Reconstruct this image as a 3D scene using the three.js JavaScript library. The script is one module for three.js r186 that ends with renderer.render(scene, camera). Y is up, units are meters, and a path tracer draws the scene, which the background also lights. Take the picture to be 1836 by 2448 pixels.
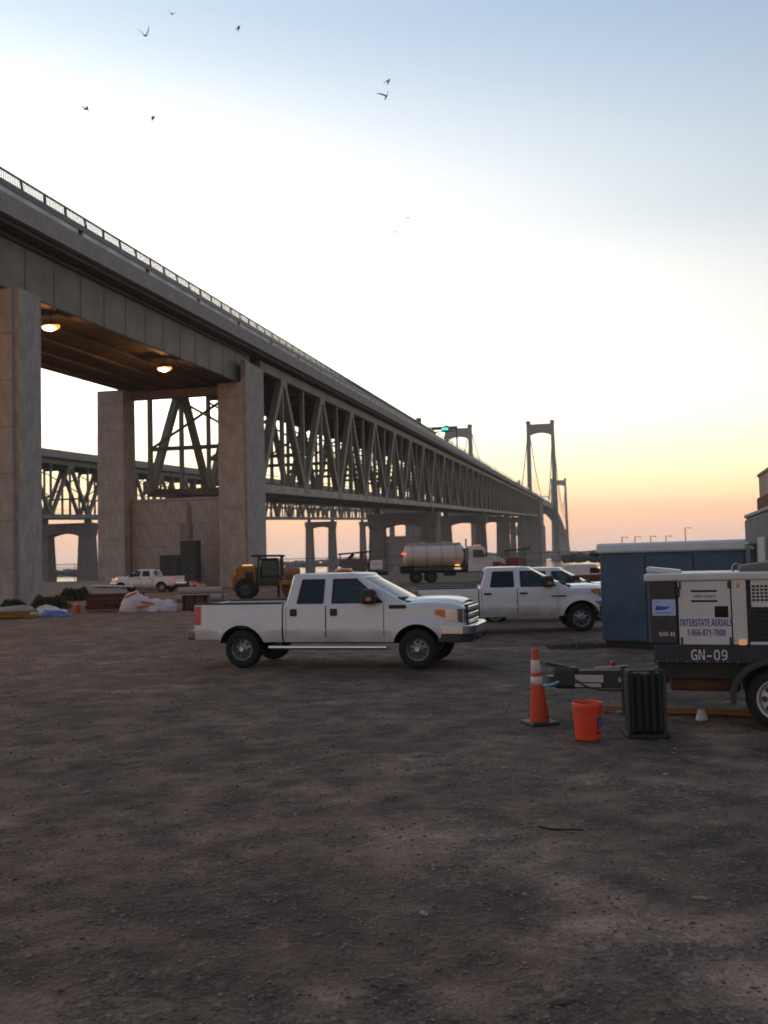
import * as THREE from 'three';
import { mergeGeometries, toCreasedNormals } from 'three/addons/utils/BufferGeometryUtils.js';
import { RoundedBoxGeometry } from 'three/addons/geometries/RoundedBoxGeometry.js';
import { Brush, Evaluator, SUBTRACTION } from 'three-bvh-csg';
import { ImprovedNoise } from 'three/addons/math/ImprovedNoise.js';

// ---------------------------------------------------------------- camera, sky, sun, exposure
const EYE = 2.15;
const scene = new THREE.Scene();
const camera = new THREE.PerspectiveCamera(57, 768 / 1024, 0.1, 9000);
camera.rotation.order = 'YXZ';
camera.position.set(0, EYE, 0);
camera.rotation.set(THREE.MathUtils.degToRad(2.92), 0, THREE.MathUtils.degToRad(-1.4));
camera.focus = 7.5; camera.userData.fStop = 2.9;

const SUN_AZ = -38;                       // degrees left of straight ahead; the sun is just below the horizon there
const lerp = (a, b, t) => a + (b - a) * t, clamp = (x, a = 0, b = 1) => Math.min(b, Math.max(a, x));
const smooth = (a, b, x) => { const t = clamp((x - a) / (b - a)); return t * t * (3 - 2 * t); };
function table(rows, e) {                 // rows: [elevation, r, g, b]
  if (e <= rows[0][0]) return rows[0].slice(1);
  for (let i = 1; i < rows.length; i++) if (e <= rows[i][0]) {
    const t = smooth(0, 1, (e - rows[i - 1][0]) / (rows[i][0] - rows[i - 1][0])) * 0.5 + 0.5 * (e - rows[i - 1][0]) / (rows[i][0] - rows[i - 1][0]);
    return [1, 2, 3].map(k => lerp(rows[i - 1][k], rows[i][k], t));
  }
  return rows[rows.length - 1].slice(1);
}
const HAZE_LIFT = 1.5;                     // the air between here and the far bank dims the low sky by about this much
const SKY_BASE = [[0, .21, .21, .23], [1.7, .24, .235, .26], [3.4, .27, .27, .285], [6, .29, .33, .35], [10, .31, .40, .45], [15, .32, .44, .53], [20, .305, .45, .59], [31, .285, .435, .66], [55, .23, .35, .52], [90, .18, .28, .45]];
const SKY_GLOW = [[0, 1.25, .88, .78], [.5, 1.45, .92, .74], [1.4, 2.0, 1.06, .64], [2.4, 2.85, 1.44, .58], [3.9, 2.95, 2.1, .86], [6, 2.75, 2.4, 1.4], [7.5, 2.75, 2.5, 1.8], [10, 2.7, 2.5, 2.0], [15, 2.2, 1.9, 1.55], [20, 1.45, 1.25, 1.0], [31, .44, .44, .36], [45, .13, .13, .11], [90, .03, .03, .03]];
{
  const W = 1024, H = 512, data = new Float32Array(W * H * 4);
  const sx = Math.sin(SUN_AZ * Math.PI / 180), sz = -Math.cos(SUN_AZ * Math.PI / 180);
  for (let j = 0; j < H; j++) for (let i = 0; i < W; i++) {
    const el = ((j + 0.5) / H - 0.5) * 180, az = ((i + 0.5) / W - 0.5) * 2 * Math.PI, k = (j * W + i) * 4;
    const a = Math.acos(clamp(Math.cos(az) * sx + Math.sin(az) * sz, -1, 1)) * 180 / Math.PI;
    let c;
    if (el < 0) c = [.20, .18, .17];
    else {
      const base = table(SKY_BASE, el), glow = table(SKY_GLOW, el);
      const low = .27 * (1 - .72 * smooth(60, 160, a)), hi = 1.05 * Math.exp(-Math.pow(a / 48, 2)) + .05 * (1 - smooth(90, 180, a));
      const g = lerp(low, hi, smooth(3.5, 13, el));
      const p = smooth(60, 150, a) * Math.exp(-Math.pow((el - 13) / 13, 2));      // pink belt opposite the sun
      const bk = 1 - .50 * smooth(45, 135, a) * (1 - smooth(45, 85, el));
      c = [0, 1, 2].map(q => base[q] * bk + glow[q] * g + p * [.16, .075, .085][q]);
    }
    const lift = el > 0 ? 1 + HAZE_LIFT * Math.exp(-el / 6.5) : 1; c = c.map((v, q) => v * (1 + (lift - 1) * [1.12, .96, .74][q]));
    data[k] = c[0]; data[k + 1] = c[1]; data[k + 2] = c[2]; data[k + 3] = 1;
  }
  const sky = new THREE.DataTexture(data, W, H, THREE.RGBAFormat, THREE.FloatType);
  sky.mapping = THREE.EquirectangularReflectionMapping; sky.magFilter = sky.minFilter = THREE.LinearFilter;
  sky.wrapS = THREE.RepeatWrapping; sky.needsUpdate = true;
  scene.background = sky; scene.environment = sky;
}
const sun = new THREE.DirectionalLight(0xffc38a, 0.12);
sun.position.set(Math.sin(SUN_AZ * Math.PI / 180) * 300, 14, -Math.cos(SUN_AZ * Math.PI / 180) * 300);
sun.castShadow = true; sun.shadow.radius = 30; sun.shadow.mapSize.set(2048, 2048);
Object.assign(sun.shadow.camera, { left: -120, right: 120, top: 80, bottom: -40, near: 1, far: 600 });
scene.add(sun, sun.target);

scene.fog = new THREE.FogExp2(new THREE.Color().setRGB(.95, .86, .79), .0003);
const renderer = new THREE.WebGLRenderer({ antialias: true });
renderer.toneMapping = THREE.LinearToneMapping; renderer.toneMappingExposure = 1;
renderer.shadowMap.enabled = true;

// ---------------------------------------------------------------- helpers
let seed = 7;
const rnd = () => { seed = (seed + 0x6D2B79F5) | 0; let t = Math.imul(seed ^ (seed >>> 15), 1 | seed); t = (t + Math.imul(t ^ (t >>> 7), 61 | t)) ^ t; return ((t ^ (t >>> 14)) >>> 0) / 4294967296; };
const rr = (a, b) => a + (b - a) * rnd();
const D = Math.PI / 180, V = (x, y, z) => new THREE.Vector3(x, y, z);
const perlin = new ImprovedNoise(), nz = (x, y, z = 0) => perlin.noise(x, y, z);
const fbm = (x, y, z = 0, o = 4) => { let s = 0, a = .5; for (let i = 0; i < o; i++) { s += a * nz(x, y, z + i * 7.3); x *= 2.03; y *= 2.03; a *= .5; } return s; };
const used = {};
function numbered(name) { const k = used[name] = (used[name] ?? -1) + 1; return k ? `${name}_${String(k).padStart(3, '0')}` : name; }
function tag(o, label, category, group, kind) { if (label) o.userData.label = label; if (category) o.userData.category = category; if (group) o.userData.group = group; if (kind) o.userData.kind = kind; return o; }
function thing(name, label, category, pos = [0, 0, 0], turn = 0, group) {
  const o = new THREE.Group(); o.name = numbered(name); o.position.set(...pos); o.rotation.y = turn; scene.add(o);
  return tag(o, label, category, group);
}
function copyOf(src, name, label, pos, turn, group) {
  const o = src.clone(); o.name = numbered(name); o.userData = { ...src.userData, label }; if (group) o.userData.group = group;
  o.position.set(...pos); o.rotation.y = turn; scene.add(o); return o;
}
function mesh(name, geo, mat, parent) { const m = new THREE.Mesh(geo, mat); m.name = name; m.castShadow = m.receiveShadow = true; parent.add(m); return m; }
function solo(name, geo, mat, label, category, pos = [0, 0, 0], turn = 0, group) {
  const m = mesh(numbered(name), geo, mat, scene); m.position.set(...pos); m.rotation.y = turn; return tag(m, label, category, group);
}
function triUV(g, s = 1) {              // uv in metres from position and normal
  if (!g.attributes.normal) g.computeVertexNormals();
  const p = g.attributes.position, n = g.attributes.normal, uv = new Float32Array(p.count * 2);
  for (let i = 0; i < p.count; i++) {
    const ax = Math.abs(n.getX(i)), ay = Math.abs(n.getY(i)), az = Math.abs(n.getZ(i));
    const [u, v] = ay >= ax && ay >= az ? [p.getX(i), p.getZ(i)] : ax >= az ? [p.getZ(i), p.getY(i)] : [p.getX(i), p.getY(i)];
    uv[2 * i] = u * s; uv[2 * i + 1] = v * s;
  }
  g.setAttribute('uv', new THREE.BufferAttribute(uv, 2)); return g;
}
const flat = g => { const q = g.index ? g.toNonIndexed() : g; for (const k of Object.keys(q.attributes)) if (!['position', 'normal', 'uv'].includes(k)) q.deleteAttribute(k); if (!q.attributes.uv) triUV(q); return q; };
const merge = list => mergeGeometries(list.map(flat));
function box(w, h, d, x = 0, y = 0, z = 0, rx = 0, ry = 0, rz = 0) { const g = new THREE.BoxGeometry(w, h, d); triUV(g); if (rx) g.rotateX(rx); if (rz) g.rotateZ(rz); if (ry) g.rotateY(ry); return g.translate(x, y, z); }
function rbox(w, h, d, r, x = 0, y = 0, z = 0, rx = 0, ry = 0, rz = 0) { const g = new RoundedBoxGeometry(w, h, d, 2, Math.min(r, w / 2.01, h / 2.01, d / 2.01)); triUV(g); if (rx) g.rotateX(rx); if (rz) g.rotateZ(rz); if (ry) g.rotateY(ry); return g.translate(x, y, z); }
function cyl(r0, r1, h, n = 16, x = 0, y = 0, z = 0, axis = 'y') { const g = new THREE.CylinderGeometry(r0, r1, h, n); if (axis === 'z') g.rotateX(Math.PI / 2); if (axis === 'x') g.rotateZ(-Math.PI / 2); return g.translate(x, y, z); }
function bar(p, q, w, h = w, round = 0) {   // a beam from p to q, w wide, h deep
  const L = p.distanceTo(q), dir = q.clone().sub(p).normalize();
  const g = round ? new THREE.CylinderGeometry(w / 2, w / 2, L, round).rotateX(Math.PI / 2) : new THREE.BoxGeometry(w, h, L);
  if (!round) triUV(g);
  const up = Math.abs(dir.y) > .98 ? V(0, 0, 1) : V(0, 1, 0), x = up.clone().cross(dir).normalize(), y = dir.clone().cross(x);
  g.applyMatrix4(new THREE.Matrix4().makeBasis(x, y, dir).setPosition(p.clone().add(q).multiplyScalar(.5)));
  return g;
}
function lathe(pts, n = 24, axis = 'y') { const g = new THREE.LatheGeometry(pts.map(p => new THREE.Vector2(p[0], p[1])), n); if (axis === 'z') g.rotateX(Math.PI / 2); if (axis === 'x') g.rotateZ(-Math.PI / 2); return g; }
function gridGeo(rows, flip) {             // rows: arrays of [x,y,z]
  const n = rows[0].length, pos = [], idx = [], uv = [];
  for (const r of rows) for (const p of r) { pos.push(...p); uv.push(p[0], p[1]); }
  for (let j = 0; j < rows.length - 1; j++) for (let i = 0; i < n - 1; i++) { const a = j * n + i, b = a + 1, c = a + n, d = c + 1; if (flip) idx.push(a, b, c, b, d, c); else idx.push(a, c, b, b, c, d); }
  const g = new THREE.BufferGeometry(); g.setAttribute('position', new THREE.Float32BufferAttribute(pos, 3)); g.setAttribute('uv', new THREE.Float32BufferAttribute(uv, 2)); g.setIndex(idx); g.computeVertexNormals(); return g;
}
// periodic value noise for textures
function hash(i, j, s) { let h = Math.imul(i, 374761393) ^ Math.imul(j, 668265263) ^ Math.imul(s, 2246822519); h = Math.imul(h ^ (h >>> 13), 1274126177); return ((h ^ (h >>> 16)) >>> 0) / 4294967296; }
function pn(x, y, per, s) { const i = Math.floor(x), j = Math.floor(y), fx = x - i, fy = y - j, u = fx * fx * (3 - 2 * fx), v = fy * fy * (3 - 2 * fy), w = k => ((k % per) + per) % per; return lerp(lerp(hash(w(i), w(j), s), hash(w(i + 1), w(j), s), u), lerp(hash(w(i), w(j + 1), s), hash(w(i + 1), w(j + 1), s), u), v); }
function pf(u, v, per, s, o = 4) { let t = 0, a = .5, n = 0; for (let k = 0; k < o; k++) { t += a * pn(u * per, v * per, per, s + k); n += a; a *= .55; per *= 2; } return t / n; }
function tex(size, fn, srgb = true) {
  const d = new Uint8Array(size * size * 4);
  for (let j = 0; j < size; j++) for (let i = 0; i < size; i++) { const c = fn((i + .5) / size, (j + .5) / size), k = (j * size + i) * 4; for (let q = 0; q < 3; q++) { const x = clamp(Array.isArray(c) ? c[q] : c); d[k + q] = 255 * (srgb ? Math.pow(x, 1 / 2.2) : x); } d[k + 3] = 255; }
  const t = new THREE.DataTexture(d, size, size); t.wrapS = t.wrapT = THREE.RepeatWrapping; t.magFilter = THREE.LinearFilter; t.minFilter = THREE.LinearMipmapLinearFilter; t.generateMipmaps = true;
  if (srgb) t.colorSpace = THREE.SRGBColorSpace; t.needsUpdate = true; return t;
}
const rep = (t, k) => { const c = t.clone(); c.repeat.set(k, k); c.needsUpdate = true; return c; };
const col = (r, g, b) => new THREE.Color().setRGB(r, g, b);
const std = (c, rough = .8, metal = 0, o = {}) => new THREE.MeshStandardMaterial({ color: col(...c), roughness: rough, metalness: metal, ...o });
const glowMat = (r, g, b, k) => new THREE.MeshStandardMaterial({ color: col(.05, .04, .03), emissive: col(r, g, b), emissiveIntensity: k, roughness: .5 });
function canvasTex(w, h, draw) { const c = document.createElement('canvas'); c.width = w; c.height = h; const x = c.getContext('2d'); draw(x, w, h); const t = new THREE.CanvasTexture(c); t.colorSpace = THREE.SRGBColorSpace; t.needsUpdate = true; return t; }

// ---------------------------------------------------------------- materials
const mottle = tex(256, (u, v) => .80 + .56 * (pf(u, v, 6, 3, 5) - .5) + .06 * (pn(u * 128, v * 128, 128, 9) - .5));
const concTex = tex(512, (u, v) => { const s = pf(u, v * .25, 24, 21, 3), b = pf(u, v, 5, 11, 5), f = pn(u * 256, v * 256, 256, 5); const k = .80 + .36 * (b - .5) + .62 * (s - .5) * b + .10 * (f - .5); return [k, k * .985, k * .96]; });
const bodyTex = tex(256, (u, v) => { const y = v * 2, n = pf(u, v, 8, 91, 5), d = clamp(smooth(1.0, .48, y) * (.35 + 1.3 * (n - .35)) + .16 * smooth(.5, .75, pf(u, v, 6, 95, 4))), q = .97 + .06 * (pf(u, v, 10, 97, 3) - .5); return [q * lerp(1, .60, d * .75), q * lerp(1, .50, d * .75), q * lerp(1, .42, d * .75)]; });
const dustTex = tex(256, (u, v) => { const k = .93 + .14 * (pf(u, v, 5, 31, 5) - .5); return [k, k * .99, k * .98]; });
const woodTex = tex(256, (u, v) => { const k = .75 + .4 * (pf(u * .2, v, 30, 41, 3) - .5) + .2 * (pf(u, v, 4, 43, 3) - .5); return [k, k * .95, k * .88]; });
const steelBump = tex(256, (u, v) => pf(u, v, 16, 51, 4), false);
const M = {
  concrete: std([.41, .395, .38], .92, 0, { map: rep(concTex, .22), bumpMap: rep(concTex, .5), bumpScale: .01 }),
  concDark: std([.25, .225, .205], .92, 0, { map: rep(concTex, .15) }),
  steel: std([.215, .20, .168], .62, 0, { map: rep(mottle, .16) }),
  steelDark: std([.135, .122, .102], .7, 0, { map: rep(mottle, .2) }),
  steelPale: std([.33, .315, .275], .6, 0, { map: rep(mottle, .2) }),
  parapet: std([.36, .35, .35], .85, 0, { map: rep(concTex, .3) }),
  panel: std([.80, .78, .79], .7, 0, { map: rep(mottle, .3) }),
  rail: std([.10, .11, .115], .5, .4),
  white: new THREE.MeshPhysicalMaterial({ color: col(.70, .675, .69), map: rep(bodyTex, .5), roughness: .34, clearcoat: .6, clearcoatRoughness: .14 }),
  white2: new THREE.MeshPhysicalMaterial({ color: col(.70, .69, .71), map: rep(bodyTex, .5), roughness: .4, clearcoat: .5, clearcoatRoughness: .2 }),
  glass: new THREE.MeshPhysicalMaterial({ color: col(.012, .017, .016), roughness: .04, ior: 1.52 }),
  pane: new THREE.MeshPhysicalMaterial({ color: col(.50, .60, .58), roughness: .02, transmission: 1, thickness: 0, ior: 1.5 }), paneDark: new THREE.MeshPhysicalMaterial({ color: col(.20, .24, .24), roughness: .02, transmission: 1, thickness: 0, ior: 1.5 }), trim: std([.045, .046, .05], .85), seatCloth: std([.10, .10, .105], .95),
  seal: std([.015, .015, .016], .6), rubber: std([.018, .018, .018], .85, 0, { map: rep(mottle, 2), bumpMap: rep(steelBump, 3), bumpScale: .004 }),
  black: std([.02, .02, .021], .55), under: std([.016, .015, .014], .95), plastic: std([.035, .035, .037], .65),
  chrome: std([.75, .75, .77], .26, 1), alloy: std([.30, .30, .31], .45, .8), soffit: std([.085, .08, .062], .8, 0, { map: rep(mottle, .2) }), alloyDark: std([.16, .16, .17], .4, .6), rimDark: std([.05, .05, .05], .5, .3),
  redLamp: std([.50, .035, .025], .25), amberLamp: std([.62, .17, .03], .25), clearLamp: new THREE.MeshPhysicalMaterial({ color: col(.30, .31, .33), roughness: .12, metalness: .7, clearcoat: 1 }),
  orange: std([.56, .062, .018], .55, 0, { map: rep(dustTex, 2) }), coneWhite: std([.62, .52, .47], .6, 0, { map: rep(dustTex, 3) }),
  timber: std([.24, .175, .115], .85, 0, { map: rep(woodTex, 2) }), rust: std([.16, .055, .03], .9, 0, { map: rep(mottle, 1.5) }),
  yellow: std([.36, .145, .02], .5, 0, { map: rep(mottle, .8) }), redPaint: std([.33, .03, .02], .5, 0, { map: rep(mottle, .8) }),
};
// ---------------------------------------------------------------- ground, river, far shore
const bankZ = x => (x < 70 ? -162 : -162 - (x - 70) * 2.2) + 5 * nz(x * .03, 4.2);
function groundY(x, z) {
  const near = 1 - smooth(25, 60, -z);
  let y = .045 * fbm(x * .22, z * .22, 1.5, 3) * near + .035 * fbm(x * .9, z * .9, 8.1, 3) * near * (1 - smooth(12, 30, -z));
  y += .018 * nz(x * 4.1, z * 4.1, 2.2) * (1 - smooth(9, 22, -z));
  const b = bankZ(x); y -= 3.6 * smooth(b + 9, b - 3, z) ;
  return y;
}
{
  const axis = (a, n0, step, grow, far) => { const o = []; let x = a, s = step; for (let i = 0; i < n0; i++) { o.push(x); x += s; } while (x < far) { o.push(x); s *= grow; x += s; } o.push(far); return o; };
  const TRACK = [[.1, -7.42], [.6, -7.5], [1.0, -7.1], [1.12, -6.4], [1.3, -5.6], [1.9, -4.6]];
  const track = (x, z) => { let d = 9; for (let i = 0; i < TRACK.length - 1; i++) { const [ax, az] = TRACK[i], [bx, bz] = TRACK[i + 1], ux = bx - ax, uz = bz - az, t = clamp(((x - ax) * ux + (z - az) * uz) / (ux * ux + uz * uz)); d = Math.min(d, Math.hypot(x - ax - t * ux, z - az - t * uz)); } return d; };
  const half = axis(0, 90, .075, 1.06, 1000), xs = [...half.slice(1).map(x => -x).reverse(), ...half];
  const zs = axis(2.6, 170, .065, 1.028, 900).map(z => -z).reverse();
  zs.push(-1.5, 2, 10, 40, 120);
  const n = xs.length, pos = [], uv = [], colr = [], idx = [];
  for (const z of zs) for (const x of xs) {
    pos.push(x, groundY(x, z), z); uv.push(x, z);
    const big = fbm(x * .12, z * .2, 5.5, 4), mid = fbm(x * .7, z * .9, 9.5, 4), fin = fbm(x * 3, z * 3, 3.5, 3);
    let k = 1 + .5 * big + .6 * mid + .9 * fin;
    // pale worn tyre track in front, dark damp patches, red-brown soil under the bridge
    const pale = clamp(Math.exp(-Math.pow(track(x + .12 * nz(x * 3, z * 3, 1), z + .12 * nz(x * 3, z * 3, 6)) / .26, 2)) + .75 * smooth(.02, .30, fbm(x * .33 + 3, z * .5, 12.5, 3)) * smooth(-3, 2, x) * smooth(-12, -7, z) + .6 * smooth(.06, .3, fbm(x * .6 + 9, z * .9, 14.5, 3)));
    const damp = smooth(.03, .26, fbm(x * .45 - 9, z * .8, 21.5, 4)), fleck = smooth(.10, .24, fbm(x * 2.3, z * 2.9, 31.5, 3));
    k *= 1 + .95 * pale - .13 * damp * (1 - pale) - .28 * fleck * (1 - .7 * pale); k = clamp(k, .25, 2.4);
    const brown = smooth(9, -9, x + 3 * big) * (.45 + .55 * smooth(-14, -24, z)) * (1 - .6 * smooth(-.02, .25, fbm(x * .8, z, 41.5, 3)));
    const grey = clamp(pale * .8 + .25 * smooth(-3, 6, x));
    const c = [lerp(lerp(1.06, 1.38, brown), 1.02, grey), lerp(lerp(.98, .98, brown), .97, grey), lerp(lerp(.94, .80, brown), .99, grey)];
    colr.push(c[0] * k, c[1] * k, c[2] * k);
  }
  for (let j = 0; j < zs.length - 1; j++) for (let i = 0; i < n - 1; i++) { const a = j * n + i; idx.push(a, a + n, a + 1, a + 1, a + n, a + n + 1); }
  const g = new THREE.BufferGeometry(); g.setAttribute('position', new THREE.Float32BufferAttribute(pos, 3)); g.setAttribute('uv', new THREE.Float32BufferAttribute(uv, 2)); g.setAttribute('color', new THREE.Float32BufferAttribute(colr, 3)); g.setIndex(idx); g.computeVertexNormals();
  const dirt = tex(1024, (u, v) => { const a = pf(u, v, 10, 61, 6), f = pn(u * 300, v * 300, 300, 66), st = smooth(.66, .8, pn(u * 90, v * 90, 90, 68)); const k = .62 + 1.25 * (a - .5) + .45 * (f - .5) + .28 * st; return [k, k * .97, k * .94]; });
  const dirtB = tex(1024, (u, v) => .5 * pf(u, v, 24, 71, 5) + .3 * pn(u * 160, v * 160, 160, 75) + .2 * smooth(.6, .8, pn(u * 90, v * 90, 90, 68)), false);
  const m = new THREE.MeshStandardMaterial({ color: col(.150, .099, .073), vertexColors: true, roughness: .95, map: rep(dirt, .27), bumpMap: rep(dirtB, .27), bumpScale: .016 });
  const o = mesh('ground', g, m, scene); tag(o, null, null, null, 'structure');
  // gravel lying loose on the yard
  const stone = new THREE.IcosahedronGeometry(1, 0); { const p = stone.attributes.position; for (let i = 0; i < p.count; i++) { const k = 1 + .35 * nz(p.getX(i) * 2, p.getY(i) * 2, p.getZ(i) * 2); p.setXYZ(i, p.getX(i) * k, p.getY(i) * .62 * k, p.getZ(i) * k); } stone.computeVertexNormals(); }
  const N = 26000, inst = new THREE.InstancedMesh(stone, std([.16, .122, .10], .95), N), d = new THREE.Object3D(), c = new THREE.Color();
  for (let i = 0; i < N; i++) {
    const z = -3.6 - 22 * Math.pow(rnd(), 1.5), x = rr(-.48, .48) * (-z + 1.5), s = (.004 + .009 * Math.pow(rnd(), 4)) * (1 + -z * .03);
    d.position.set(x, groundY(x, z) + s * .2, z); d.scale.set(s * rr(.8, 1.5), s, s * rr(.8, 1.5)); d.rotation.set(rr(-.3, .3), rr(0, 6.3), rr(-.3, .3)); d.updateMatrix(); inst.setMatrixAt(i, d.matrix);
    const k = rr(.5, 1.45); inst.setColorAt(i, c.setRGB(k * rr(.95, 1.1), k, k * rr(.9, 1.02)));
  }
  inst.name = 'gravel'; inst.castShadow = inst.receiveShadow = true; tag(inst, 'loose grey and brown gravel scattered over the yard', 'gravel', null, 'stuff'); scene.add(inst);
}
{
  const wb = tex(512, (u, v) => pf(u, v, 20, 81, 5), false);
  const g = new THREE.PlaneGeometry(2400, 2760, 1, 1).rotateX(-Math.PI / 2).translate(150, -2.6, -1380); triUV(g);
  tag(mesh('river', g, new THREE.MeshPhysicalMaterial({ color: col(.03, .04, .045), roughness: .12, bumpMap: rep(wb, .02), bumpScale: .25 }), scene), null, null, null, 'structure');
  // far bank of the river with its low tree line
  const line = [[-900, -300], [-420, -400], [-150, -500], [-95, -800], [-60, -1050], [60, -1500], [330, -1950], [620, -2250], [1000, -2350]];
  const at = t => { const k = Math.min(line.length - 2, Math.floor(t)), f = t - k; return [lerp(line[k][0], line[k + 1][0], f), lerp(line[k][1], line[k + 1][1], f)]; };
  const rows = [[], [], []]; for (let t = 0; t <= 8; t += .1) { const [x, z] = at(t); rows[0].push([x + 3, -3, z + 4]); rows[1].push([x, -1.7, z - 10]); rows[2].push([x - 60, -1.2, z - 420]); }
  tag(mesh('far_shore', gridGeo(rows), std([.07, .075, .065], .95), scene), null, null, null, 'structure');
  const blob = (s) => { const b = new THREE.IcosahedronGeometry(1, 2), p = b.attributes.position; for (let i = 0; i < p.count; i++) { const k = 1 + .45 * nz(p.getX(i) * 1.7 + s, p.getY(i) * 1.7, p.getZ(i) * 1.7) + .25 * nz(p.getX(i) * 5 + s, p.getY(i) * 5, p.getZ(i) * 5); p.setXYZ(i, p.getX(i) * k, p.getY(i) * k, p.getZ(i) * k); } b.computeVertexNormals(); return b; };
  const crowns = [blob(1), blob(7), blob(13)], list = [];
  for (let i = 0; i < 560; i++) {
    const t = rr(.2, 7.9), [x, z] = at(t), far = Math.hypot(x, z), h = (far < 700 ? 3.1 : 3.1 + (far - 700) * .0075) * rr(.55, 1.15), w = h * rr(.9, 1.6) + far * .004;
    list.push(crowns[i % 3].clone().rotateY(rr(0, 6)).scale(w, h * .62, w).translate(x + rr(-4, 12), -2 + h * .45, z - rr(12, 60)));
  }
  tag(mesh('far_treeline', merge(list), std([.045, .055, .05], 1), scene), 'low dark band of trees along the far river bank', 'tree line', null, 'stuff');
  const near = [];
  for (let i = 0; i < 150; i++) { const x = rr(78, 330), z = -rr(330, 430) - (x - 78) * .5, h = rr(2.2, 4.4) * (1 + (x - 78) * .002); near.push(crowns[i % 3].clone().rotateY(rr(0, 6)).scale(h * rr(.7, 1.1), h * .6, h * .8).translate(x, h * .4 - .4, z)); }
  tag(mesh('bank_trees', merge(near), std([.05, .058, .05], 1), scene), 'dark clump of trees on the bank right of the towers', 'trees', null, 'stuff');
}

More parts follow.
